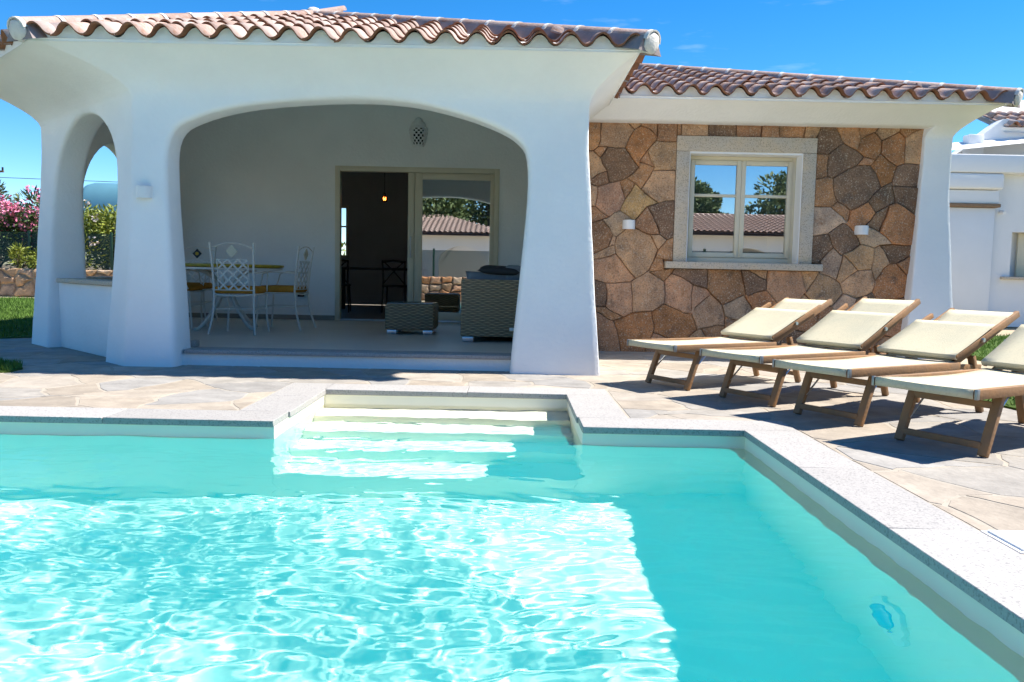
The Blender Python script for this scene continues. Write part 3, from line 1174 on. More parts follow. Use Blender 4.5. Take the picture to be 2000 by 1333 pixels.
# ---- right wing: white frame, stone wall, window
WX1 = 4.80
wo = [(WX1 + 5, 0), (WX1 + 5, 2.70), (0.66, 2.70), (0.66, 0), (0.70, 0), (0.70, 2.525), (4.49, 2.525), (4.485, 2.1), (4.46, 1.5), (4.42, 0.9), (4.38, 0.4), (4.34, 0.0)]
wpath = [(0.66, 0.66, 9.12), (WX1, WX1, 9.12), (WX1 + 5, WX1, 14.1)]
weave = [(0.66, 0.66, 8.62), (WX1, 5.06, 8.62), (WX1 + 5, 5.06, 14.1)]
strip('wing_wall', wo, wpath, weave, 2.70, 2.43, 1.5, 0.09, villa, flare=0.12, fz=1.9, bev=0.015)
WS = ("0.88,2.4,b,1 1.09,2.4,t,2 1.31,2.47,t,0 1.48,2.49,b,0 1.69,2.44,b,1 1.96,2.46,t,1 2.3,2.46,d,1 2.59,2.47,b,1 2.81,2.46,b,0 3.07,2.47,b,1 3.27,2.46,t,0 1.37,2.33,o,2 1.67,2.2,t,2 1.5,2.17,b,0 "
      "1.0,2.25,b,0 0.89,2.06,t,1 1.18,2.09,d,2 1.45,1.97,b,1 1.66,1.86,t,2 1.07,1.71,p,2 0.95,1.88,b,0 0.88,1.74,t,1 1.4,1.67,y,2 1.26,1.81,b,0 1.7,1.49,d,2 1.51,1.43,b,1 1.13,1.44,g,1 0.92,1.55,b,0 0.94,1.29,b,1 "
      "1.03,1.26,t,0 1.4,1.1,t,3 1.74,1.15,b,0 1.59,1.25,t,0 1.08,1.11,t,0 1.12,0.9,p,2 1.67,0.96,b,0 1.69,0.85,b,0 1.51,0.65,t,2 1.2,0.58,p,1 1.01,0.63,d,0 1.86,0.64,p,2 1.98,0.83,d,1 2.4,0.79,b,2 2.7,0.83,d,0 "
      "3.05,0.78,p,3 2.25,0.46,t,2 2.54,0.52,g,1 2.09,0.62,p,0 2.76,0.57,o,1 3.28,0.61,t,0 3.5,0.73,t,2 1.41,0.26,o,2 1.83,0.32,o,2 1.04,0.21,b,2 2.28,0.22,b,0 1.12,0.38,b,0 3.3,0.9,t,0 2.75,0.92,t,0 2.54,0.32,b,0 "
      "3.46,2.38,d,1 3.69,2.44,b,1 3.91,2.5,b,1 4.12,2.46,t,1 4.31,2.48,b,0 3.4,2.1,b,0 3.67,2.17,d,2 3.94,2.35,o,1 4.17,2.31,o,2 4.41,2.32,t,1 3.87,2.1,b,0 3.47,1.81,b,1 3.82,1.89,d,3 4.08,2.07,o,1 4.36,2.03,d,1 "
      "4.07,1.76,d,1 4.38,1.73,d,1 3.48,1.48,g,2 3.67,1.62,b,0 3.85,1.56,o,1 4.08,1.53,d,0 4.31,1.46,o,2 3.74,1.27,d,1 3.44,1.2,d,1 4.02,1.31,g,1 4.28,1.15,d,1 3.58,1.0,g,1 3.88,1.09,t,1 4.09,1.03,t,1 4.21,0.81,o,2 "
      "3.89,0.8,t,1 4.4,0.99,b,0 4.0,0.63,d,0 3.73,0.98,t,0 3.49,0.5,b,0 3.67,0.58,g,0 "
      "1.75,0.06,b,0 2.1,0.1,t,1 2.5,0.1,o,1 2.85,0.3,t,2 3.2,0.15,d,1 3.3,0.4,b,1 3.6,0.25,t,2 3.95,0.35,o,2 4.3,0.45,b,1 4.25,0.1,t,1 3.85,0.05,d,0 2.85,0.03,b,0")
KC = dict(t=(.43, .29, .18), b=(.34, .20, .115), d=(.20, .135, .095), o=(.39, .20, .095), p=(.42, .26, .17), g=(.38, .295, .22), y=(.50, .345, .17))
KW = (0.0, 0.012, 0.026, 0.045)
sw = empty('stone_wall')
sw.parent = villa
rng = random.Random(5)
sd = [s.split(',') for s in WS.split()]
seeds = [(float(a) + rng.uniform(-.01, .01), float(b) + rng.uniform(-.01, .01), KW[int(w)]) for a, b, k, w in sd]
GW = (1.79, 3.335, 1.02, 2.40)
SILL = (1.70, 3.44, 0.945, 1.02)
for poly, (a, b, k, w) in zip(cells(seeds, (0.66, 4.62, 0.0, 2.545), 2.0), sd):
    if not poly:
        continue
    for pp in minus_rect(minus_rect([poly], GW), SILL):
        me = stone_mesh('stone', pp, lambda x, y, h: Vector((x, 9.235 - h, y)), 0.0028, 0.05 + rng.uniform(-.014, .018), 0.008, 0.022, rng, 0.085, 0.045, (GW, SILL), -0.05, 2.545, 0.048)
        if me:
            me.materials.append(STONE)
            o = link(bpy.data.objects.new('stone', me), sw)
            c = KC[k]
            s = rng.uniform(0.85, 1.18)
            o.color = (c[0] * s, c[1] * s, c[2] * s * rng.uniform(.92, 1.05), 1)
V, F = [], []
for (a, b, c, d) in ((0.6, 1.9, 0, 2.6), (3.25, 4.7, 0, 2.6), (1.9, 3.25, 0, 1.0), (1.9, 3.25, 2.3, 2.6)):
    quad((a, 9.219, c), (b, 9.219, c), (b, 9.219, d), (a, 9.219, d))
meshob('joint_mortar', V, F, JOINT, sw)
win = empty('window')
win.parent = villa
jy0, jy1 = 9.165, 9.46
boxob('lintel', GW[0], GW[1], jy0, 9.30, 2.235, GW[3], GRANITE_W, win, .006)
boxob('jamb', GW[0], GW[0] + .145, jy0, 9.30, 1.02, 2.233, GRANITE_W, win, .006)
boxob('jamb', GW[1] - .145, GW[1], jy0, 9.30, 1.02, 2.233, GRANITE_W, win, .006)
boxob('sill', SILL[0], SILL[1], 9.10, 9.42, SILL[2], SILL[3], GRANITE_W, win, .006)
ox0, ox1, oz0, oz1 = GW[0] + .145, GW[1] - .145, 1.02, 2.233
boxob('reveal', ox1 - .012, ox1 + .02, 9.18, 9.44, oz0, oz1, PLASTER, win)
boxob('reveal', ox0 - .02, ox0 + .012, 9.18, 9.44, oz0, oz1, PLASTER, win)
boxob('reveal', ox0 + .012, ox1 - .012, 9.18, 9.44, oz1 - .02, oz1 + .02, PLASTER, win)
fx0, fx1, fz0, fz1 = ox0 + .012, ox1 - .012, oz0 + .002, oz1 - .022
fy0, fy1 = 9.36, 9.43
boxob('frame', fx0, fx0 + .04, fy0, fy1, fz0, fz1, CREAM, win, .004)
boxob('frame', fx1 - .04, fx1, fy0, fy1, fz0, fz1, CREAM, win, .004)
boxob('frame', fx0 + .04, fx1 - .04, fy0, fy1, fz0, fz0 + .055, CREAM, win, .004)
boxob('frame', fx0 + .04, fx1 - .04, fy0, fy1, fz1 - .045, fz1, CREAM, win, .004)
mid = (fx0 + fx1) / 2
for (a, b) in ((fx0 + .042, mid - .001), (mid + .001, fx1 - .042)):
    za, zb = fz0 + .057, fz1 - .047
    yy0, yy1 = 9.345, 9.395
    boxob('casement', a, a + .05, yy0, yy1, za, zb, CREAM, win, .006)
    boxob('casement', b - .05, b, yy0, yy1, za, zb, CREAM, win, .006)
    boxob('casement', a + .05, b - .05, yy0 + .002, yy1, za, za + .055, CREAM, win, .006)
    boxob('casement', a + .05, b - .05, yy0 + .002, yy1, zb - .05, zb, CREAM, win, .006)
    zm = za + (zb - za) * .64
    boxob('glazing_bar', a + .05, b - .05, yy0 + .006, yy1 - .008, zm - .016, zm + .016, CREAM, win, .004)
    boxob('pane', a + .05, b - .05, 9.372, 9.377, za + .055, zm - .016, PANEW, win)
    boxob('pane', a + .05, b - .05, 9.372, 9.377, zm + .016, zb - .05, PANEW, win)
boxob('blind', fx0 + .05, fx1 - .05, 9.47, 9.475, 1.60, fz1, BLIND, win)
# dark room behind the window
bm = bmesh.new()
x0, x1, y0, y1, z0, z1 = 1.5, 3.7, 9.50, 12.0, 0.2, 2.5
q((x0, y1, z0), (x1, y1, z0), (x1, y1, z1), (x0, y1, z1))
q((x0, y0, z0), (x0, y1, z0), (x0, y1, z1), (x0, y0, z1))
q((x1, y0, z0), (x1, y1, z0), (x1, y1, z1), (x1, y0, z1))
q((x0, y0, z1), (x1, y0, z1), (x1, y1, z1), (x0, y1, z1))
q((x0, y0, z0), (x1, y0, z0), (x1, y1, z0), (x0, y1, z0))
bmob('bedroom_wall', bm, ROOMW, villa)

# ---- roofs
TW, TL, TS = 0.243, 0.43, 0.355


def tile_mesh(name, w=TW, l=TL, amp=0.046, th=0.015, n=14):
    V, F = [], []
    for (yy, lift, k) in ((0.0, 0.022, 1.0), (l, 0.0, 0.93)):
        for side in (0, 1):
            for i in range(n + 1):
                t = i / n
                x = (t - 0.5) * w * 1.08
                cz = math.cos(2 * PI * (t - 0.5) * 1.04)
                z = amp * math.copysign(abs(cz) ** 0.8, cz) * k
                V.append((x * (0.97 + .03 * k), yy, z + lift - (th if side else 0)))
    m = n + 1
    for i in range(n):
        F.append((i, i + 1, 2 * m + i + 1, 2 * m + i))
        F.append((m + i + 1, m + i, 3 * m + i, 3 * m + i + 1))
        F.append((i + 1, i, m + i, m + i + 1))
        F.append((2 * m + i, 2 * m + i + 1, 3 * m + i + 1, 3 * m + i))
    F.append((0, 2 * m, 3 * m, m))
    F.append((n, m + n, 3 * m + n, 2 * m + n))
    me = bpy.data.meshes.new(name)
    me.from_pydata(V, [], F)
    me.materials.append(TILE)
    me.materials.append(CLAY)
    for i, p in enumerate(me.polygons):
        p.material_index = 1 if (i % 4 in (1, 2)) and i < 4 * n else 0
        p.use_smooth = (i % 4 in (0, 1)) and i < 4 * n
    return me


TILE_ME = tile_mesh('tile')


def cap_mesh(name, r=0.085, l=0.44):
    V, F, MI = [], [], []
    n = 9
    prof = [(0.0, 1.1), (0.035, 1.1), (0.0351, 1.06), (l, 0.86)]
    for (yy, k) in prof:
        for s in (0, 1):
            for i in range(n):
                a = PI * i / (n - 1)
                rr = r * k - (0.014 if s else 0)
                V.append((-rr * math.cos(a), yy, rr * math.sin(a) * 0.95))
    for j in range(len(prof) - 1):
        for i in range(n - 1):
            b = j * 2 * n
            F.append((b + i, b + i + 1, b + 2 * n + i + 1, b + 2 * n + i))
            MI.append(1 if j == 0 else 0)
            F.append((b + n + i + 1, b + n + i, b + 3 * n + i, b + 3 * n + i + 1))
            MI.append(1 if j == 0 else 0)
    for i in range(n - 1):
        F.append((i + 1, i, n + i, n + i + 1))
        MI.append(1)
    me = bpy.data.meshes.new(name)
    me.from_pydata(V, [], F)
    me.materials.append(TILE)
    me.materials.append(MORTAR)
    me.polygons.foreach_set('material_index', MI)
    me.polygons.foreach_set('use_smooth', [True] * len(me.polygons))
    me.set_sharp_from_angle(angle=math.radians(40))
    return me


CAP_ME = cap_mesh('ridge_tile')


def frame_mtx(o, xdir, ydir, rngj=None):
    y = Vector(ydir).normalized()
    x = Vector(xdir).normalized()
    z = x.cross(y).normalized()
    x = y.cross(z)
    return Matrix.Translation(o) @ Matrix((x, y, z)).transposed().to_4x4()


def lay_tiles(roof, a, b, z0, slope, rows, test, phase=0.0, skip=None):
    """tiles on a plane whose eave runs a -> b (plan); up-slope is to the left of a -> b"""
    a, b = Vector((*a, 0)), Vector((*b, 0))
    ed = (b - a).normalized()
    up = Vector((-ed.y, ed.x, 0))
    ncol = int(round((b - a).length / TW))
    w = (b - a).length / ncol
    sl = Vector((up.x, up.y, slope)).normalized()
    ca = math.hypot(1, slope)
    r = random.Random(int(a.x * 100) + 17)
    for j in range(rows):
        for i in range(ncol):
            s = (i + 0.5 + phase) * w
            dpl = j * TS / ca
            p = a + ed * s + up * dpl
            if not test(p + up * 0.16):
                continue
            p.z = z0 + dpl * slope + 0.012 * r.random()
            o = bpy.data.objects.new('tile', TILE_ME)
            dx = ed + up * r.uniform(-.06, .06) + Vector((0, 0, r.uniform(-.05, .05)))
            o.matrix_world = frame_mtx(p - sl * r.uniform(-.012, .024) + Vector((0, 0, 0.03)), dx, sl)
            link(o)
            o.parent = roof


def lay_caps(roof, a, b, lift=0.0):
    a, b = Vector(a), Vector(b)
    d = (b - a)
    n = int(d.length / 0.38)
    d.normalize()
    side = d.cross(Vector((0, 0, 1)))
    r = random.Random(int(a.x * 77))
    for i in range(n + 1):
        o = bpy.data.objects.new('ridge_tile', CAP_ME)
        p = a + d * (i * 0.38) + Vector((0, 0, lift))
        o.matrix_world = frame_mtx(p, side + Vector((0, 0, r.uniform(-.05, .05))), d + Vector((r.uniform(-.015, .015), 0, .035)))
        link(o)
        o.parent = roof
    # mortar bed under the caps and the plaster that closes the lower end
    bm = bmesh.new()
    zv = Vector((0, 0, 1))
    sd_ = side.normalized()
    ra = [bm.verts.new(a + d * .03 + sd_ * sx + zv * sz) for sx, sz in ((-.15, -.09), (-.085, .03), (.085, .03), (.15, -.09))]
    rb = [bm.verts.new(b + sd_ * sx + zv * sz) for sx, sz in ((-.15, -.09), (-.085, .03), (.085, .03), (.15, -.09))]
    for k in range(3):
        bm.faces.new((ra[k], ra[k + 1], rb[k + 1], rb[k]))
    bm.faces.new(ra[::-1])
    bmob('mortar_bed', bm, MORTARG, roof)
    bm = bmesh.new()
    bmesh.ops.create_icosphere(bm, subdivisions=3, radius=1)
    mt = frame_mtx(a + Vector((0, 0, lift - .005)), side, d)
    for v in bm.verts:
        c = v.co.copy()
        k = 1 + .16 * noise.noise(c * 2.2 + a)
        v.co = mt @ Vector((c.x * .088 * k, c.y * .03 * k + .018, c.z * .086 * k - .008))
    bmob('plaster_plug', bm, MORTAR, roof, True)


def deck(name, faces, th, m, parent):
    bm = bmesh.new()
    for f in faces:
        top = [bm.verts.new(p) for p in f]
        bm.faces.new(top)
        bot = [bm.verts.new((p[0], p[1], p[2] - th)) for p in f]
        bm.faces.new(bot[::-1])
    bmesh.ops.remove_doubles(bm, verts=bm.verts, dist=1e-4)
    be = [ed for ed in bm.edges if len(ed.link_faces) == 1]
    me = bpy.data.meshes.new(name)
    bm.to_mesh(me)
    bm.free()
    me.materials.append(m)
    return link(bpy.data.objects.new(name, me), parent)


def fascia(name, runs, zlo, zt, parent, m, back=0.08, slope=0.345):
    """plaster packed under the eave tiles, its top scalloped to their undersides. runs: tile eave lines (a, b)"""
    V, F = [], []
    for (a, b) in runs:
        a, b = Vector((*a, 0)), Vector((*b, 0))
        ed = (b - a).normalized()
        up = Vector((-ed.y, ed.x, 0))
        L_ = (b - a).length
        w = L_ / int(round(L_ / TW))
        n = int(L_ / 0.015)
        base = len(V)
        for i in range(n + 1):
            s_ = L_ * i / n
            p = a + ed * s_ + up * back
            c = math.cos(2 * PI * (s_ / w - .5))
            zz = zt + .03 + back * slope + .017 + .044 * math.copysign(abs(c) ** .8, c) - .021
            V += [(p.x, p.y, zlo), (p.x, p.y, zz)]
            if i:
                F.append((base + 2 * i - 2, base + 2 * i, base + 2 * i + 1, base + 2 * i - 1))
    return meshob(name, V, F, m, parent)


SL = 0.335
roofA = empty('porch_roof')
roofA.parent = villa
ZE = 2.655
CL, CR, AP = (-3.92, 6.625), (1.055, 6.625), (-2.44, 10.14)
K1 = (-5.57, 8.27)
apz = ZE + SL * (AP[1] - CL[1])
A3 = (*AP, apz)
R3 = (AP[0], 14.5, apz)
fa = [[(*CL, ZE), (*CR, ZE), A3], [(*K1, ZE), (*CL, ZE), A3], [(K1[0], 14.5, ZE), (*K1, ZE), A3, R3], [(*CR, ZE), (CR[0], 14.5, ZE), R3, A3]]
fa = [[(x + (0.1 if x < AP[0] else -0.1) * (z < 2.71), y + .1 * (y < 9), z + .03 * (z < 2.71)) for x, y, z in f] for f in fa]
deck('roof_deck', fa, 0.05, PLASTER, roofA)
fascia('eave_filler', [(K1, CL), (CL, CR), (CR, (CR[0], 9.0))], ZT - 0.02, ZE, roofA, PLASTER, .07)


def side_of(p, a, b):
    return (b[0] - a[0]) * (p[1] - a[1]) - (b[1] - a[1]) * (p[0] - a[0])


lay_tiles(roofA, CL, CR, ZE, SL, 10, lambda p: side_of(p, CR, AP) > -.25 and side_of(p, CL, AP) < .2)
lay_tiles(roofA, K1, CL, ZE, SL, 4, lambda p: side_of(p, CL, AP) > 0 and side_of(p, K1, AP) < 0)
lay_tiles(roofA, CR, (CR[0], 9.0), ZE, SL, 3, lambda p: side_of(p, CR, AP) < 0)
lay_caps(roofA, (CR[0] + .02, CR[1] - .02, ZE + .035), (AP[0], AP[1], apz + .035))
lay_caps(roofA, (CL[0] - .01, CL[1] - .02, ZE + .035), (AP[0], AP[1], apz + .035))
lay_caps(roofA, (K1[0], K1[1], ZE + .035), (AP[0], AP[1], apz + .035))
bm = bmesh.new()
bmesh.ops.create_icosphere(bm, subdivisions=2, radius=0.10)
for v in bm.verts:
    v.co = Vector((AP[0], AP[1], apz + .06)) + v.co * (1 + .1 * noise.noise(v.co * 12))
bmob('apex_finial', bm, MORTAR, roofA, True)

roofB = empty('wing_roof')
roofB.parent = villa
ZB = 2.715
BL, BR = (0.95, 8.56), (5.13, 8.56)
SB = 0.305
tB = 3.9
BA = (BR[0] - tB, BR[1] + tB)
bz = ZB + SB * tB
fb = [[(*BL, ZB), (BR[0] - .03, BR[1] + .03, ZB), (*BA, bz), (-1.5, BA[1], bz), (-1.5, 9.6, ZB + SB * 1.04)],
      [(BR[0] - .03, BR[1] + .03, ZB), (BR[0] - .03, 16.5, ZB), (*BA, bz)]]
fb = [[(BL[0], BL[1] + .1, ZB + .03), (BR[0] - .1, BR[1] + .1, ZB + .03), (*BA, bz), (BL[0], BA[1], bz)], [(BR[0] - .1, BR[1] + .1, ZB + .03), (BR[0] - .1, 16.5, ZB + .03), (*BA, bz)]]
deck('roof_deck', fb, 0.05, PLASTER, roofB)
fascia('eave_filler', [(BL, BR), (BR, (BR[0], 10.6))], 2.68, ZB, roofB, PLASTER, .07, SB)
lay_tiles(roofB, BL, BR, ZB, SB, 12, lambda p: side_of(p, BR, BA) > -.25 and p.y < BA[1] - .1)
lay_tiles(roofB, BR, (BR[0], 10.6), ZB, SB, 2, lambda p: side_of(p, BR, BA) < 0)
lay_caps(roofB, (BR[0] + .02, BR[1] - .02, ZB + .035), (*BA, bz + .035))

# ------------------------------------------------------------------ wall lamps
def wall_lamp(label, loc):
    t = thing('wall_lamp', label, 'wall lamp', loc, 0, 'half-round wall lamps on the villa')
    bm = bmesh.new()
    n = 12
    pts = [(0.068 * math.cos(PI + PI * k / n), 0.085 * math.sin(PI + PI * k / n)) for k in range(n + 1)]
    for (s, z0, z1) in ((1.0, -0.05, 0.05),):
        a = [bm.verts.new((x, y, z0)) for x, y in pts]
        b = [bm.verts.new((x, y, z1)) for x, y in pts]
        for i in range(n):
            bm.faces.new((a[i], a[i + 1], b[i + 1], b[i]))
        ai = [bm.verts.new((x * .92, y * .92, z0)) for x, y in pts]
        bi = [bm.verts.new((x * .92, y * .92, z1)) for x, y in pts]
        for i in range(n):
            bm.faces.new((ai[i + 1], ai[i], bi[i], bi[i + 1]))
            bm.faces.new((a[i + 1], a[i], ai[i], ai[i + 1]))
            bm.faces.new((b[i], b[i + 1], bi[i + 1], bi[i]))
    bmob('shade', bm, PLASTW, t, True, 40)
    boxob('backing', -.066, .066, -.004, .05, -.046, .046, PLASTW, t, .003)
    return t


wall_lamp('white half-round wall lamp on the white pillar left of the arch', (-3.125, 7.03, 1.475))
wall_lamp('white half-round wall lamp on the stone wall left of the window', (1.285, 9.165, 1.415))
wall_lamp('white half-round wall lamp on the stone wall right of the window', (3.87, 9.165, 1.405))

# pierced ceramic sconce on the porch wall
t = thing('ceramic_sconce', 'white ceramic wall sconce with pierced diamond holes on the porch wall', 'wall lamp', (-1.34, 11.615, 2.58))
bm = bmesh.new()
prof = [(0.075, 0.0), (0.098, 0.06), (0.115, 0.13), (0.128, 0.20), (0.128, 0.25), (0.105, 0.285)]
n = 12
rings = []
pp = crom([Vector((r, z, 0)) for r, z in prof], 2)
for q_ in pp:
    rings.append([bm.verts.new((q_.x * math.cos(PI + PI * k / n), q_.x * math.sin(PI + PI * k / n), q_.y)) for k in range(n + 1)])
hole = []
for j in range(len(rings) - 1):
    for k in range(n):
        f = bm.faces.new((rings[j][k], rings[j][k + 1], rings[j + 1][k + 1], rings[j + 1][k]))
        if 1 <= j < len(rings) - 3 and (j + k) % 2 == 0 and 1 <= k < n - 1:
            hole.append(f)
r = bmesh.ops.inset_individual(bm, faces=hole, thickness=0.003)
bmesh.ops.delete(bm, geom=hole, context='FACES')
so = bmob('shade', bm, CERAM, t)
boxob('backing', -.07, .07, -.004, .01, .02, .28, BLACKP, t)  # added black sheet, paints in the darkness behind the pierced holes
sm = so.modifiers.new('thick', 'SOLIDIFY')
sm.thickness = 0.007
bm = bmesh.new()
cp = [(0.105, 0.284), (0.10, 0.31), (0.085, 0.335), (0.06, 0.352), (0.055, 0.375), (0.035, 0.395), (0.012, 0.405)]
rings = [[bm.verts.new((r_ * math.cos(PI + PI * k / n), r_ * math.sin(PI + PI * k / n), z)) for k in range(n + 1)] for r_, z in cp]
for j in range(len(rings) - 1):
    for k in range(n):
        bm.faces.new((rings[j][k], rings[j][k + 1], rings[j + 1][k + 1], rings[j + 1][k]))
bmob('crown', bm, CERAM, t, True, 50)

t = thing('power_socket', 'black power socket box low on the porch wall behind the chairs', 'socket', (-2.975, 11.615, 0.52))
boxob('box', -.045, .045, -.05, 0, -.06, .06, BLACKP, t, .008)
boxob('lid', -.038, .038, -.058, -.0505, -.03, .05, BLACKP, t, .004)

# ------------------------------------------------------------------ sun loungers
def make_lounger():
    t = empty('sun_lounger')
    W = 0.56
    H = 0.345
    rw, rh = 0.036, 0.048
    for y in (rw / 2, W - rw / 2):                               # long rails of the seat
        bm = bmesh.new()
        beam(bm, (0.0, -y, H - rh / 2), (1.06, -y, H - rh / 2), rw, rh, bev=.004)
        bmob('side_rail', bm, WOOD, t, True, 40)
    for x in (0.02, 0.98):
        bm = bmesh.new()
        beam(bm, (x, -rw - .001, H - rh / 2 - .004), (x, -W + rw + .001, H - rh / 2 - .004), 0.03, 0.036, bev=.003)
        bmob('cross_bar', bm, WOOD, t, True, 40)
    # canvas of the seat, wrapped over the foot bar
    bm = bmesh.new()
    nx, ny = 14, 6
    prof = [(-0.004, H - .045), (-0.006, H - .02), (-0.002, H + .001)] + [(0.0 + 1.02 * i / nx, H + .004 - 0.02 * math.sin(PI * i / nx)) for i in range(1, nx + 1)]
    g = []
    for (x, z) in prof:
        g.append([bm.verts.new((x, -(rw * .55 + (W - rw * 1.1) * j / ny), z - .006 * math.sin(PI * j / ny) * (z > H - .015))) for j in range(ny + 1)])
    for a, b in zip(g, g[1:]):
        for j in range(ny):
            bm.faces.new((a[j], a[j + 1], b[j + 1], b[j]))
    o = bmob('seat_canvas', bm, CANVAS, t, True, 60)
    o.modifiers.new('thick', 'SOLIDIFY').thickness = 0.003
    for y in (0.0, -W):
        for dx in (0.0,):
            boxob('corner_bracket', -0.006, 0.016, y - .012 if y == 0 else y - .003, y + .003 if y == 0 else y + .012, H - .048, H + .002, DSTEEL, t, .002)
    # back rest: rails, canvas
    hx, hz = 1.02, H - .03
    ang = math.radians(26)
    ux, uz = math.cos(ang), math.sin(ang)
    L = 0.81
    for y in (rw + .018, W - rw - .018):
        bm = bmesh.new()
        beam(bm, (hx, -y, hz), (hx + ux * L, -y, hz + uz * L), 0.03, 0.042, bev=.004)
        bmob('back_rail', bm, WOOD, t, True, 40)

    def sheet(name, s0, s1, off, y0, y1, sag, wrap):
        bm = bmesh.new()
        g = []
        n = 10
        pts = [(s0 + (s1 - s0) * i / n, off - sag * math.sin(PI * i / n)) for i in range(n + 1)]
        if wrap:
            pts = [(s0 + .012, off - .034), (s0 - .003, off - .026), (s0 - .004, off - .008)] + pts
        for (s, d) in pts:
            x, z = hx + ux * s - uz * d, hz + uz * s + ux * d
            g.append([bm.verts.new((x, -(y0 + (y1 - y0) * j / 6), z)) for j in range(7)])
        for a, b in zip(g, g[1:]):
            for j in range(6):
                bm.faces.new((a[j], a[j + 1], b[j + 1], b[j]))
        o = bmob(name, bm, CANVAS, t, True, 60)
        o.modifiers.new('thick', 'SOLIDIFY').thickness = 0.003
    sheet('back_canvas', 0.03, 0.77, 0.022, rw + .02, W - rw - .02, .008, False)
    bm = bmesh.new()
    s = 0.77
    beam(bm, (hx + ux * s, -rw - .034, hz + uz * s), (hx + ux * s, -W + rw + .034, hz + uz * s), .028, .03, bev=.003)
    bmob('head_bar', bm, WOOD, t, True, 40)
    # folded sun shade lying over the back rest
    for y in (0.012, W - 0.012):
        bm = bmesh.new()
        d = 0.055
        s0, s1 = 0.02, 0.63
        beam(bm, (hx + ux * s0 - uz * d, -y, hz + uz * s0 + ux * d), (hx + ux * s1 - uz * d * .7, -y, hz + uz * s1 + ux * d * .7), 0.022, 0.034, bev=.003)
        bmob('shade_arm', bm, WOOD, t, True, 40)
    sheet('shade_canvas', 0.015, 0.47, 0.078, .002, W - .002, .004, True)
    for y in (-0.004, W + 0.004):
        bm = bmesh.new()
        q0 = Vector((hx + ux * .3 - uz * .05, -y, hz + uz * .3 + ux * .05))
        tube(bm, [q0 + Vector((0, -.012, 0)), q0 + Vector((0, .012, 0))], .014, 10)
        bmob('hinge', bm, STEEL, t, True, 50)
    # legs: front pair leans to the foot, rear pair leans to the head
    for y in (0.055, W - 0.055):
        bm = bmesh.new()
        beam(bm, (0.30, -y, H - .03), (0.175, -y, 0.0), 0.030, 0.048, up=(0, 1, 0), bev=.004)
        bmob('leg', bm, WOOD, t, True, 40)
        bm = bmesh.new()
        beam(bm, (1.26, -y, H + .03), (1.395, -y, 0.0), 0.030, 0.044, up=(0, 1, 0), bev=.004)
        bmob('leg', bm, WOOD, t, True, 40)
        bm = bmesh.new()
        beam(bm, (0.98, -y, H - .03), (1.36, -y, H - .045), 0.024, 0.034, bev=.003)
        bmob('rear_rail', bm, WOOD, t, True, 40)
        tubeob('brace', [(0.225, -y - .02 + .04 * (y > .3), 0.12), (0.44, -y - .02 + .04 * (y > .3), H - .035)], 0.006, STEEL, t, 6)
    for (x, z) in ((0.188, 0.05), (0.268, 0.245)):
        bm = bmesh.new()
        beam(bm, (x, -.07, z), (x, -W + .07, z), 0.024, 0.034, bev=.003)
        bmob('stretcher', bm, WOOD, t, True, 40)
    for (x, z) in ((1.372, 0.07), (1.30, 0.24)):
        bm = bmesh.new()
        beam(bm, (x, -.07, z), (x, -W + .07, z), 0.024, 0.034, bev=.003)
        bmob('stretcher', bm, WOOD, t, True, 40)
    return t


LA = math.radians(30.2)
lv = Vector((math.cos(LA), math.sin(LA)))
wv = Vector((math.sin(LA), -math.cos(LA)))
mids = [(1.218, 6.309), (1.633, 5.605), (1.937, 4.942), (2.215, 4.157)]
labs = ['teak sun lounger with beige canvas nearest the stone wall, farthest from the camera', 'teak sun lounger with beige canvas second from the stone wall',
        'teak sun lounger with beige canvas third from the stone wall, below the white pillar', 'teak sun lounger with beige canvas nearest the camera, cut off by the right picture edge']
L0 = make_lounger()
for i, (mx_, my_) in enumerate(mids):
    o = L0 if i == 0 else copy_tree(L0)
    p = Vector((mx_, my_)) - lv * 0.175 - wv * 0.28
    o.location = (p.x, p.y, 0.006)
    o.rotation_euler = (0, 0, LA + (0, .012, -.006, .004)[i])
    dl = math.radians((0, -2.5, 1.8, -1.0)[i])
    for ch in o.children:
        if ch.name.split('.')[0] in ('back_rail', 'back_canvas', 'head_bar', 'shade_arm', 'shade_canvas', 'hinge'):
            ch.matrix_local = Matrix.Translation((1.02, 0, .315)) @ Matrix.Rotation(dl, 4, 'Y') @ Matrix.Translation((-1.02, 0, -.315))
    tag(o, labs[i], 'sun lounger', 'teak loungers lined up along the pool')

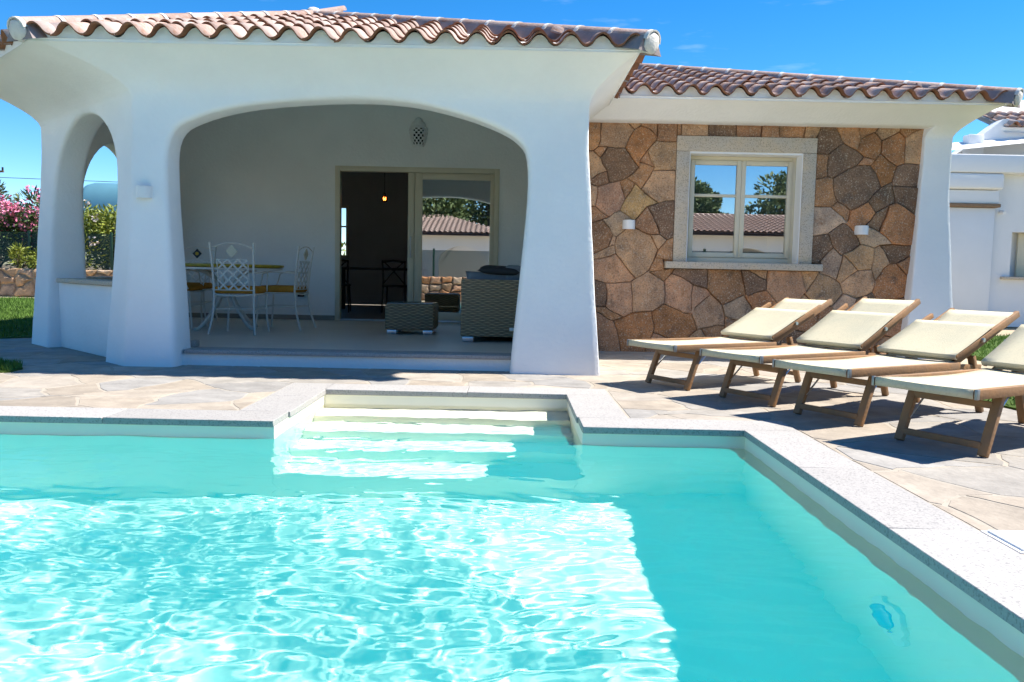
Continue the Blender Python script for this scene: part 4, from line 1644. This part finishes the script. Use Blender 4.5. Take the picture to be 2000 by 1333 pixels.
# ------------------------------------------------------------------ dining set on the porch
def make_chair():
    t = empty('dining_chair')
    w = 0.215
    for s in (-1, 1):
        tubeob('back_leg', crom([(s * (w + .035), -.30, 0.0), (s * (w + .005), -.235, .22), (s * w, -.215, .46), (s * (w + .004), -.235, .70), (s * (w + .02), -.275, .98)], 4), 0.012, WHITEM, t, 8)
        tubeob('front_leg', crom([(s * (w + .02), .26, 0.0), (s * (w + .0), .235, .22), (s * (w + .005), .225, .44)], 4), 0.011, WHITEM, t, 8)
        tubeob('armrest', crom([(s * (w + .004), -.225, .66), (s * (w + .035), -.10, .672), (s * (w + .045), .06, .675), (s * (w + .04), .15, .65), (s * (w + .03), .17, .58), (s * (w + .01), .215, .46)], 4), 0.009, WHITEM, t, 8)
    bm = bmesh.new()
    ring = [(s_ * w, y_, .43) for s_, y_ in ((-1, -.215), (-1.05, 0), (-1, .225))] + [(0, .25, .43), (w, .225, .43), (w * 1.05, 0, .43), (w, -.215, .43), (0, -.23, .415), (-w, -.215, .43)]
    tube(bm, crom(ring, 4), .009, 8)
    tube(bm, [(-w, -.2, .27), (w, -.2, .27)], .006, 6)
    tube(bm, [(-w, .23, .27), (w, .23, .27)], .006, 6)
    for s in (-1, 1):
        tube(bm, [(s * w, -.225, .27), (s * w, .23, .27)], .006, 6)
    bmob('seat_frame', bm, WHITEM, t, True, 50)
    # back: arched top rail, lattice panel
    bm = bmesh.new()
    tube(bm, crom([(-w - .015, -.265, .92), (-.1, -.272, .965), (0, -.274, .975), (.1, -.272, .965), (w + .015, -.265, .92)], 4), .006, 6)
    yb = lambda z: -.215 - .02 * max(0, (z - .46) / .24) - .03 * max(0, (z - .70) / .28)
    x0, x1, z0, z1 = -.165, .165, .475, .80
    for (a, b) in (((x0, z0), (x0, z1)), ((x1, z0), (x1, z1)), ((x0, z1), (x1, z1)), ((x0 - .05, z0), (x1 + .05, z0))):
        tube(bm, [(a[0], yb(a[1]), a[1]), (b[0], yb(b[1]), b[1])], .006, 6)
    bmob('back_frame', bm, WHITEM, t, True, 50)
    bm = bmesh.new()
    sp = (x1 - x0) / 3
    z1 = z0 + (x1 - x0)
    for sgn in (1, -1):
        for k in range(-4, 6):
            pts = []
            # line x = x0 + k*sp + sgn*(z - z0)
            zs = [z0, z1]
            c = (x0 + k * sp) if sgn == 1 else (x0 + k * sp + (z1 - z0))
            za, zb = z0, z1
            xa, xb = c, c + sgn * (zb - za)
            # clip to panel
            P0, P1 = Vector((xa, za)), Vector((xb, zb))
            t0, t1 = 0.0, 1.0
            dx = P1.x - P0.x
            for lim, sg in ((x0, 1), (x1, -1)):
                if abs(dx) < 1e-9:
                    continue
                tt = (lim - P0.x) / dx
                if dx * sg > 0:
                    t0 = max(t0, tt)
                else:
                    t1 = min(t1, tt)
            if t1 - t0 < 0.08:
                continue
            A, B = P0 + (P1 - P0) * t0, P0 + (P1 - P0) * t1
            beam(bm, (A.x, yb(A.y) + .003 * sgn, A.y), (B.x, yb(B.y) + .003 * sgn, B.y), 0.019, 0.006, up=(0, 1, 0))
    bmob('lattice', bm, WHITEM, t)
    # majolica diamond
    bm = bmesh.new()
    for (yy) in (0,):
        vv = [bm.verts.new(p) for p in ((0, -.258, .82), (.065, -.262, .887), (0, -.270, .955), (-.065, -.262, .887))]
        bm.faces.new(vv)
        r = bmesh.ops.extrude_face_region(bm, geom=bm.faces[:])
        for g in r['geom']:
            if isinstance(g, bmesh.types.BMVert):
                g.co.y -= .012
    dm = bmob('diamond_tile', bm, IVORY, t)
    bm = bmesh.new()
    box(bm, -.225, .225, -.212, .235, .437, .515, .034, seg=3)
    cu = bmob('cushion', bm, CUSH, t, True, 60)
    # navy glazed face of the diamond, seen from the front of the chair
    bm = bmesh.new()
    bm.faces.new([bm.verts.new(p) for p in ((0, -.2565, .824), (.061, -.2605, .887), (0, -.2685, .951), (-.061, -.2605, .887))])
    g = bmob('diamond_glaze', bm, NAVY, dm)
    bm = bmesh.new()
    bmesh.ops.create_circle(bm, cap_ends=True, radius=.024, segments=8)
    for v in bm.verts:
        v.co = Vector((v.co.x, -.2585 - .062 * (v.co.y + .0) - .0025 * 0 + .001, .887 + v.co.y))
    bmob('diamond_flower', bm, YELLOW, dm)
    return t


C0 = make_chair()
cspots = [((-2.98, 9.02), 0.0, 'white iron lattice-back chair nearest the camera, its back to the pool'),
          ((-2.71, 9.78), PI / 2 - .12, 'white iron lattice-back chair at the right end of the table, seen from its side'),
          ((-4.08, 10.42), PI + .03, 'white iron chair with navy diamond behind the table, facing the pool'),
          ((-3.92, 9.62), -PI / 2, 'white iron chair at the left end of the table, mostly behind the pillar')]
for i, (p, rz, lab) in enumerate(cspots):
    o = C0 if i == 0 else copy_tree(C0)
    o.location = (p[0], p[1], FZ)
    o.rotation_euler = (0, 0, rz)
    tag(o, lab, 'chair', 'white iron chairs round the porch table')

t = thing('dining_table', 'round porch table with yellow tiled edge on curved white iron legs', 'table', (-3.36, 9.68, FZ))
bm = bmesh.new()
lathe(bm, [(0.60, .715), (0.645, .722), (0.655, .735), (0.65, .752), (0.60, .757)], 48)
bmob('table_top', bm, YELLOW, t, True, 40)
bm = bmesh.new()
lathe(bm, [(0.60, .69), (0.635, .692), (0.635, .714), (0.60, .7145)], 48)
bmob('rim', bm, WHITEM, t, True, 40)
for k in range(4):
    a = PI / 4 + k * PI / 2 + .25
    pts = crom([(.46, .0, .012), (.40, 0, .02), (.30, 0, .10), (.16, 0, .27), (.09, 0, .40), (.14, 0, .54), (.30, 0, .655), (.44, 0, .69)], 5)
    bm = bmesh.new()
    R_ = Matrix.Rotation(a, 3, 'Z')
    ppts = [R_ @ Vector(p) for p in pts]
    tube(bm, ppts, .021, 8)
    bmob('leg', bm, WHITEM, t, True, 50)
bm = bmesh.new()
lathe(bm, [(.085, .36), (.11, .37), (.11, .385), (.085, .395)], 20)
bmob('collar', bm, WHITEM, t, True, 40)

# ------------------------------------------------------------------ wicker lounge set
t = thing('wicker_sofa', 'brown wicker sofa with grey cushions behind the right porch pillar', 'sofa', (-0.52, 8.42, FZ))
boxob('arm', 0, .80, 0.0, .16, .055, .645, WICKER, t, .022, 3)
boxob('arm', 0, .80, 1.44, 1.60, .055, .645, WICKER, t, .022, 3)
boxob('backrest', .64, .80, .161, 1.439, .056, .70, WICKER, t, .02, 3)
boxob('seat_base', .01, .639, .161, 1.439, .056, .33, WICKER, t, .015, 3)
for (x, y) in ((.02, .015), (.66, .015), (.02, 1.47), (.66, 1.47)):
    boxob('foot', x, x + .115, y, y + .11, 0, .054, STEEL, t, .004)
boxob('seat_cushion', .0, .62, .17, .80, .332, .47, GREYF, t, .035, 3)
boxob('seat_cushion', .0, .62, .805, 1.435, .332, .47, GREYF, t, .035, 3)
boxob('back_cushion', .44, .63, .175, .80, .471, .80, GREYF, t, .05, 3)
boxob('maker_tag', .505, .565, -.008, -.001, .125, .155, PLASTW, t, .002)


def pillow(name, label, loc, rot, sx, sz, th, m):
    bm = bmesh.new()
    n = 12
    vv = {}
    for s in (1, -1):
        for i in range(n + 1):
            for j in range(n + 1):
                u, v = i / n * 2 - 1, j / n * 2 - 1
                edge = (i in (0, n)) or (j in (0, n))
                if edge and s == -1:
                    vv[(s, i, j)] = vv[(1, i, j)]
                    continue
                h = th * max(0, (1 - u ** 4) * (1 - v ** 4)) ** .55
                pin = 1 - .06 * (1 - abs(u) ** 2) * (abs(v) > .8) - .06 * (1 - abs(v) ** 2) * (abs(u) > .8)
                vv[(s, i, j)] = bm.verts.new((u * sx * pin, s * h, v * sz * pin))
    for s in (1, -1):
        for i in range(n):
            for j in range(n):
                f = [vv[(s, i, j)], vv[(s, i + 1, j)], vv[(s, i + 1, j + 1)], vv[(s, i, j + 1)]]
                try:
                    bm.faces.new(f if s == 1 else f[::-1])
                except ValueError:
                    pass
    o = bmob(name, bm, m, None, True)
    o.location = loc
    o.rotation_euler = rot
    return tag(o, label, 'cushion')


pillow('cushion', 'mid grey cushion propped on the wicker sofa', (-.18, 8.66, FZ + .59), (math.radians(-20), 0, .05), .31, .15, .08, GREYF)
pillow('cushion', 'dark grey cushion lying on top of the sofa cushions', (-.13, 8.70, FZ + .745), (math.radians(-84), math.radians(3), -.05), .225, .16, .042, DGREYF)

t = thing('wicker_ottoman', 'low square wicker ottoman table with glass top and steel feet', 'coffee table', (-1.43, 9.26, FZ))
boxob('body', 0, .56, 0, .56, .05, .345, WICKER, t, .03, 3)
boxob('glass_top', .02, .54, .02, .54, .346, .354, GLASSTOP, t, .002)
for (x, y) in ((.02, .02), (.43, .02), (.02, .43), (.43, .43)):
    boxob('foot', x, x + .11, y, y + .11, 0, .048, STEEL, t, .004)

# ------------------------------------------------------------------ pool fittings
t = thing('skimmer_lid', 'small square white skimmer lid in the paving beside the pool coping', 'skimmer lid', (1.755, 2.66, 0.002))
boxob('lid', -.10, .10, -.10, .10, 0, .008, PLASTW, t, .003)
boxob('rim', -.115, .115, -.115, .115, -.02, .001, PLASTW, t, .002)
t = thing('pool_light', 'round blue underwater lamp on the right pool wall', 'pool lamp', (1.33, 2.72, -0.62))
bm = bmesh.new()
mt = Matrix.Rotation(-PI / 2, 4, 'Y')
lathe(bm, [(.13, .0), (.13, .018), (.10, .026), (.09, .026)], 28)
for v in bm.verts:
    v.co = mt @ v.co
bmob('bezel', bm, PLASTW, t, True, 40)
bm = bmesh.new()
lathe(bm, [(.089, .020), (.085, .034), (.05, .044), (.012, .047)], 24)
for v in bm.verts:
    v.co = mt @ v.co
bmob('lens', bm, BLUEG, t, True, 50)

# ------------------------------------------------------------------ dining room seen through the open door
t = thing('indoor_table', 'dark wooden table in the dim room behind the open door', 'table', (-2.35, 14.6, FZ))
boxob('table_top', -.8, .8, -.45, .45, .72, .76, DWOOD, t, .006)
for sx in (-.72, .72):
    for sy__ in (-.38, .38):
        boxob('leg', sx - .03, sx + .03, sy__ - .03, sy__ + .03, 0, .72, DWOOD, t, .004)


def indoor_chair(label, loc, rz):
    t = thing('indoor_chair', label, 'chair', loc, rz, 'dark chairs at the indoor table')
    boxob('seat', -.2, .2, -.2, .2, .44, .47, DWOOD, t, .006)
    for s in (-1, 1):
        tubeob('leg', crom([(s * .2, -.24, 0), (s * .18, -.19, .45), (s * .18, -.22, .7), (s * .19, -.25, .88)], 3), .014, DWOOD, t)
        tubeob('leg', [(s * .19, .2, 0), (s * .17, .17, .45)], .014, DWOOD, t)
    bm = bmesh.new()
    tube(bm, [(-.19, -.25, .86), (0, -.27, .88), (.19, -.25, .86)], .018, 8)
    tube(bm, crom([(-.17, -.2, .5), (-.02, -.23, .68), (.15, -.25, .85)], 3), .01, 6)
    tube(bm, crom([(.17, -.2, .5), (.02, -.23, .68), (-.15, -.25, .85)], 3), .01, 6)
    bmob('backrest', bm, DWOOD, t, True, 50)


indoor_chair('dark cross-back chair in front of the indoor table, right in the doorway', (-1.98, 14.0, FZ), 0)
indoor_chair('dark cross-back chair at the left of the doorway by the indoor table', (-2.95, 13.95, FZ), 0.1)
t = thing('pendant_lamp', 'small glowing pendant bulb in the dark room behind the door', 'lamp', (-2.24, 14.4, 2.9))
tubeob('cord', [(0, 0, 0), (0, 0, -.72)], .004, BLACKP, t, 6)
bm = bmesh.new()
lathe(bm, [(.01, -.70), (.02, -.71), (.02, -.76), (.012, -.765)], 12)
bmob('socket', bm, BLACKP, t, True, 40)
bm = bmesh.new()
bmesh.ops.create_uvsphere(bm, u_segments=16, v_segments=10, radius=.055, matrix=Matrix.Translation((0, 0, -.81)))
bmob('bulb', bm, pane_mat('amber_glass', 0.12, (0.85, 0.45, 0.2)), t, True)
bm = bmesh.new()
tube(bm, crom([(-.018, 0, -.775), (-.014, 0, -.83), (0, 0, -.80), (.014, 0, -.83), (.018, 0, -.775)], 4), .006, 6)
bmob('filament', bm, glow_mat('filament', (1.0, 0.42, 0.12), 9.0), t, True)


# ------------------------------------------------------------------ plants
def leaf_cloud(bmV, bmF, rng, centre, rad, n, ln, wd, shell=0.55, flat=1.0, up=0.3):
    cx, cy, cz = centre
    for _ in range(n):
        while True:
            d = Vector((rng.uniform(-1, 1), rng.uniform(-1, 1), rng.uniform(-1, 1)))
            if 0.05 < d.length < 1:
                break
        rr = d.length ** shell
        d.normalize()
        p = Vector((cx + d.x * rr * rad[0], cy + d.y * rr * rad[1], cz + d.z * rr * rad[2]))
        a = Vector((d.x + rng.uniform(-.9, .9), d.y + rng.uniform(-.9, .9), d.z * .6 + up + rng.uniform(-.6, .6))).normalized()
        s = a.cross(Vector((rng.uniform(-1, 1), rng.uniform(-1, 1), rng.uniform(-1, 1))))
        if s.length < 1e-3:
            continue
        s.normalize()
        l_, w_ = ln * rng.uniform(.6, 1.25), wd * rng.uniform(.7, 1.2)
        b = len(bmV)
        bmV += [p, p + a * l_ * .5 + s * w_, p + a * l_, p + a * l_ * .5 - s * w_]
        bmF.append((b, b + 1, b + 2, b + 3))


def shrub(name, label, loc, r, h, n, m, seed, flowers=0, fm=None, ln=0.16, wd=0.018, clumps=14, group=None, cat='shrub'):
    rng = random.Random(seed)
    t = thing(name, label, cat, loc, 0, group)
    V, F = [], []
    cl = []
    for k in range(clumps):
        a = rng.uniform(0, 2 * PI)
        q = math.sqrt(rng.random()) * .75
        zz = h * rng.uniform(.22, .86)
        c = (r * q * math.cos(a), r * q * math.sin(a), zz)
        cl.append(c)
        s = rng.uniform(.28, .46)
        leaf_cloud(V, F, rng, c, (r * s, r * s, h * s * .55), n // clumps, ln, wd)
    meshob('foliage', V, F, m, t)
    bm = bmesh.new()
    for c in cl[:9]:
        tube(bm, crom([(c[0] * .12, c[1] * .12, 0), (c[0] * .6, c[1] * .6, c[2] * .6), c], 2), [.03, .026, .022, .016, .012][:5], 5)
    bmob('stem', bm, BARK, t, True)
    if flowers:
        V, F = [], []
        for k in range(flowers):
            c = rng.choice(cl)
            d = Vector((rng.uniform(-1, 1), rng.uniform(-1, .3), rng.uniform(.0, 1))).normalized()
            p = Vector(c) + Vector((d.x * r * .42, d.y * r * .42, d.z * h * .26))
            for _ in range(16):
                leaf_cloud(V, F, rng, p, (.12, .12, .09), 1, .085, .038)
        meshob('blossom', V, F, fm, t)
    return t


shrub('oleander', 'pink flowering oleander at the far left picture edge above the fence', (-14.6, 23.0, 0.5), 1.5, 2.55, 5200, LEAF, 3, 130, FLOWER, .2, .024, 16)
shrub('oleander', 'pink flowering oleander just left of the outer porch pillar', (-13.1, 23.3, 0.5), 1.3, 2.45, 4600, LEAF, 4, 95, FLOWER, .2, .024, 16)
shrub('oleander', 'green shrub with pale blossom seen through the side arch', (-11.3, 23.2, 0.5), 1.4, 2.1, 4800, LEAFY, 5, 6, FLOWERW, .18, .026, 16)
shrub('oleander', 'leafy green shrub seen through the side arch, right of the pale blossom', (-9.4, 23.3, 0.5), 1.4, 2.2, 3200, LEAF, 6, 4, FLOWERW, .2, .026, 14)
shrub('garden_plant', 'small yellow-green plant on the low garden wall at left', (-12.98, 21.7, 0.68), .32, .62, 420, LEAFY, 8, 0, None, .17, .018, 7, cat='plant')
shrub('garden_plant', 'small yellow-green plant beside the fence post at left', (-12.45, 21.75, 0.68), .30, .5, 380, LEAFY, 9, 0, None, .17, .018, 7, cat='plant')
shrub('shrub', 'sunlit yellow-green shrub outside the rear room window', (-4.6, 19.6, 0.0), .9, 1.75, 1500, LEAFY, 10, 0, None, .15, .03, 10)

# low rubble wall with fence, left background
t = thing('garden_wall', 'low wall of pale rubble stones at the left garden edge', 'wall', (0, 0, 0))
rng = random.Random(21)
seeds = []
x = -17.0
while x < -7.5:
    for z in (0.12, 0.42, 0.68):
        seeds.append((x + rng.uniform(-.14, .14), z + rng.uniform(-.09, .09), rng.uniform(0, .03)))
    x += 0.42
gc = [(.42, .30, .19), (.46, .37, .27), (.36, .26, .18), (.44, .33, .24)]
for poly in cells(seeds, (-17.2, -7.3, -.03, 0.72), 2.0):
    if not poly:
        continue
    me = stone_mesh('stone', poly, lambda x, y, h: Vector((x, 21.5 - h, y)), 0.010, 0.10 + rng.uniform(-.03, .03), 0.04, 0.03, rng, 0.1, 0.10, (), -.03, .72)
    if me:
        me.materials.append(STONE)
        o = link(bpy.data.objects.new('stone', me), t)
        c = rng.choice(gc)
        o.color = (*c, 1)
boxob('core', -17.2, -7.3, 21.46, 22.3, -.03, 0.69, SOIL, t)
t = thing('fence', 'dark green shade-net fence on posts above the low garden wall', 'fence', (0, 22.15, 0))
V, F = [], []
n = 80
for i in range(n + 1):
    x = -17.2 + 9.9 * i / n
    w = .02 * math.sin(x * 5.1)
    V += [(x, w, .68), (x, w * .4, 1.66)]
    if i:
        F.append((2 * i - 2, 2 * i, 2 * i + 1, 2 * i - 1))
meshob('shade_net', V, F, NET, t)
for x in (-17.0, -15.2, -12.95, -10.75, -8.6):
    boxob('post', x - .03, x + .03, -.075, -.03, .5, 1.72, GREENP, t, .005)
tubeob('top_wire', [(-17.2, -.03, 1.665), (-7.3, -.03, 1.665)], .008, GREENP, t, 5)

t = thing('water_tank', 'teal cylindrical water tank lying behind the hedge', 'tank', (-13.4, 30.5, 2.72))
bm = bmesh.new()
prof = [(-2.35, .0), (-2.345, .45), (-2.32, .75), (-2.25, .95), (-2.12, 1.06), (-1.9, 1.12), (1.5, 1.12), (1.9, 1.05), (2.2, .7), (2.3, .0)]
n = 40
rings = [[bm.verts.new((x, max(r_, .001) * math.cos(2 * PI * k / n), max(r_, .001) * math.sin(2 * PI * k / n))) for k in range(n)] for x, r_ in prof]
for a, b in zip(rings, rings[1:]):
    for k in range(n):
        bm.faces.new((a[k], a[(k + 1) % n], b[(k + 1) % n], b[k]))
bmob('shell', bm, TANKM, t, True, 60)
for x in (-1.2, 1.2):
    boxob('cradle', x - .15, x + .15, -.8, .8, -2.75, -.85, PLASTER2, t, .02)

t = thing('utility_pole', 'thin dark utility pole with insulators at the far left', 'pole', (-28.0, 45.0, 0))
tubeob('mast', [(0, 0, 0), (0, 0, 6.25)], [.11, .07], BARK, t, 8)
boxob('cross_arm', -.35, .35, -.05, .05, 5.72, 5.82, BARK, t, .01)
for x in (-.3, .3):
    tubeob('insulator', [(x, 0, 5.82), (x, 0, 6.0)], .05, BLACKP, t, 8)
t2 = tubeob('overhead_wire', [(-60, 45, 5.6), (-28.0, 45.0, 5.45), (-20, 45, 5.3), (-10, 45, 5.35), (6, 45, 5.6)], .016, BLACKP, None, 5)
tag(t2, 'thin overhead wire crossing the sky at the far left', 'wire')

# ------------------------------------------------------------------ neighbour's house at right
t = thing('neighbour_house', 'white neighbouring house with stepped cornice and tiled gable at the right edge', 'house', (0, 0, 0))
for (a, b, c, d) in ((7.5, 9.68, 0, 3.0), (10.62, 17.0, 0, 3.0), (9.68, 10.62, 0, 0.92), (9.68, 10.62, 1.84, 3.0)):
    boxob('wall', a, b, 16.0, 16.4, c, d, PLASTER2, t)
boxob('cornice', 7.4, 17.0, 15.72, 16.45, 2.93, 3.27, PLASTER2, t, .03)
boxob('pier', 7.6, 9.24, 15.86, 16.02, 0, 2.28, PLASTER2, t, .02)
boxob('beam_head', 7.6, 9.32, 15.74, 16.02, 2.62, 2.92, PLASTER2, t, .05, 3)
boxob('capital', 7.6, 9.28, 15.82, 16.02, 2.355, 2.61, PLASTER2, t, .02)
boxob('brick_course', 7.6, 9.30, 15.78, 16.02, 2.285, 2.352, BRICKM, t, .012)
wn_ = empty('window')
wn_.parent = t
boxob('recess', 9.6, 10.7, 16.37, 16.41, 0.9, 1.9, PLASTER2, wn_)
boxob('sill', 9.50, 10.8, 15.90, 16.36, 0.921, 0.975, GRANITE_W, wn_, .01)
boxob('shutter', 9.98, 10.615, 16.28, 16.33, 0.98, 1.835, CREAM, wn_, .008)
tubeob('spout', [(9.42, 16.0, 2.22), (9.42, 15.86, 2.19)], .035, PLASTER2, t, 8)
bm = bmesh.new()
gp = [(8.6, 3.3), (8.9, 3.45), (9.62, 4.02), (9.72, 4.10), (9.86, 4.10), (13.5, 3.55), (13.5, 3.0), (8.6, 3.0)]
f = bm.faces.new([bm.verts.new((x, 16.6, z)) for x, z in gp])
r = bmesh.ops.extrude_face_region(bm, geom=[f])
for g in r['geom']:
    if isinstance(g, bmesh.types.BMVert):
        g.co.y = 17.0
bmob('gable', bm, PLASTER2, t)
bm = bmesh.new()
f = bm.faces.new([bm.verts.new(p) for p in ((7.6, 15.9, 3.27), (12.5, 15.9, 3.85), (12.5, 16.6, 4.0), (7.6, 16.6, 3.5))])
bmob('sloped_roof', bm, PLASTER2, t)
boxob('chimney', 8.92, 9.22, 16.35, 16.6, 3.35, 3.75, PLASTER2, t, .02)
nr = empty('roof')
nr.parent = t
deck('roof_deck', [[(9.7, 16.5, 3.92), (14, 16.5, 3.92), (14, 19, 5.0), (9.7, 19, 5.0)]], .1, PLASTER2, nr)
rr = random.Random(3)
for j in range(3):
    for i in range(14):
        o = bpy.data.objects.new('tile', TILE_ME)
        o.matrix_world = frame_mtx(Vector((9.86 + i * .243, 16.42 + j * .33, 3.96 + j * .14)), Vector((1, 0, rr.uniform(-.03, .03))), Vector((0, .92, .39)))
        link(o)
        o.parent = nr

# ------------------------------------------------------------------ across the pool (seen mirrored in door and window)
t = thing('pool_wall', 'low rubble stone wall across the pool, seen mirrored in the glass door', 'wall', (0, 0, 0))
V, F = [], []
rng = random.Random(31)
seeds = []
x = -9.5
while x < 9.5:
    for z in (0.1, 0.36, 0.6):
        seeds.append((x + rng.uniform(-.12, .12), z + rng.uniform(-.08, .08), 0))
    x += 0.36
for poly in cells(seeds, (-9.6, 9.6, -.03, .71), 1.5):
    if poly:
        me = stone_mesh('stone', poly, lambda x, y, h: Vector((x, -1.3 + h, y)), 0.012, 0.08, 0.03, 0.03, rng, 0.1)
        if me:
            me.materials.append(STONE)
            o = link(bpy.data.objects.new('stone', me), t)
            c = rng.choice(list(KC.values()))
            o.color = (c[0] * 1.2, c[1] * 1.2, c[2] * 1.2, 1)
boxob('core', -9.6, 9.6, -1.7, -1.27, -.03, .69, JOINT, t)
t = thing('mesh_fence', 'green mesh fence across the pool, seen mirrored in the glass door', 'fence', (0, -1.9, 0))
meshob('shade_net', [(-9.6, 0, .69), (9.6, 0, .69), (9.6, 0, 1.5), (-9.6, 0, 1.5)], [(0, 1, 2, 3)], NET, t)
for i in range(9):
    boxob('post', -9.6 + 2.4 * i - .03, -9.6 + 2.4 * i + .03, .03, .08, .0, 1.55, GREENP, t)


def far_villa(label, x0, x1, y, ridge, arch_c):
    t = thing('far_villa', label, 'house', (0, y, 0))
    a = 1.15
    ol = [(x0, 0), (x0, 2.6), (x1, 2.6), (x1, 0)]
    pts = [(arch_c + a, 0)] + [(arch_c + a * math.cos(PI * k / 14), 1.3 + .75 * math.sin(PI * k / 14)) for k in range(15)] + [(arch_c - a, 0)]
    bm = bmesh.new()
    f = bm.faces.new([bm.verts.new((px, 0, pz)) for px, pz in ol + pts])
    r = bmesh.ops.extrude_face_region(bm, geom=[f])
    for g in r['geom']:
        if isinstance(g, bmesh.types.BMVert):
            g.co.y = -.35
    bmob('wall', bm, PLASTER2, t)
    boxob('back_wall', x0, x1, -3.6, -3.3, 0, 2.6, PLASTER2, t)
    rf = empty('roof')
    rf.parent = t
    slope = (ridge - 2.7) / 4.0
    deck('roof_deck', [[(x0 - .5, .6, 2.6), (x1 + .5, .6, 2.6), (x1 - 3, -3.6, ridge), (x0 + 3, -3.6, ridge)]], .08, TILE, rf)
    V, F = [], []
    nx = int((x1 - x0 + 1) / .06)
    rows = 12
    for j in range(rows):
        b = len(V)
        for i in range(nx + 1):
            x = x0 - .5 + .06 * i
            z = .035 * math.cos(2 * PI * x / .24)
            for (e_, up) in ((0, .03), (1, .0)):
                yy = .65 - (j + e_) * .35
                lim = (j + .5) / rows * 3.4
                xx = min(max(x, x0 - .5 + lim), x1 + .5 - lim)
                V.append((xx, yy, 2.68 + (j + e_) * .35 * slope * .95 + z + up))
            if i:
                F.append((b + 2 * i - 2, b + 2 * i, b + 2 * i + 1, b + 2 * i - 1))
    o = meshob('tile_courses', V, F, TILE, rf)
    o['kind'] = 'stuff'
    return t


far_villa('white villa with tiled roof and arch across the pool, mirrored in the glass door', -12.0, -0.5, -15.5, 3.75, -2.35)
far_villa('white villa with tiled roof across the pool, mirrored in the stone wing window', 3.6, 16.0, -15.0, 3.7, 9.6)


def tree(label, loc, h, r, seed):
    rng = random.Random(seed)
    t = thing('garden_tree', label, 'tree', loc, 0, 'trees across the pool')
    V, F = [], []
    bm = bmesh.new()
    tube(bm, [(0, 0, 0), (.1, .05, h * .3), (.0, .1, h * .62)], [.16, .12, .06], 7)
    for k in range(18):
        a = rng.uniform(0, 2 * PI)
        q = rng.uniform(.15, .8) * r
        c = (q * math.cos(a), q * math.sin(a), h * rng.uniform(.38, .9))
        s = rng.uniform(.3, .5) * r
        leaf_cloud(V, F, rng, c, (s, s, s * .8), 420, .26, .075)
        tube(bm, [(0, 0, h * .3), c], [.05, .015], 5)
    bmob('trunk', bm, BARK, t, True)
    meshob('crown', V, F, LEAFT, t)


for i, (x, y, h, r) in enumerate(((-8.5, -22, 6.4, 3.4), (-4.6, -21, 6.2, 3.3), (-1.4, -22.5, 7.4, 3.4), (3.6, -22, 5.2, 2.6), (6.6, -21, 6.2, 2.0), (9.6, -22, 6.0, 1.9), (13.4, -22, 6.4, 2.2))):
    tree(('bushy olive-green tree across the pool, %s from the left in the reflections' % ('first', 'second', 'third', 'fourth', 'fifth', 'sixth', 'last')[i]), (x, y, 0), h, r, 50 + i)
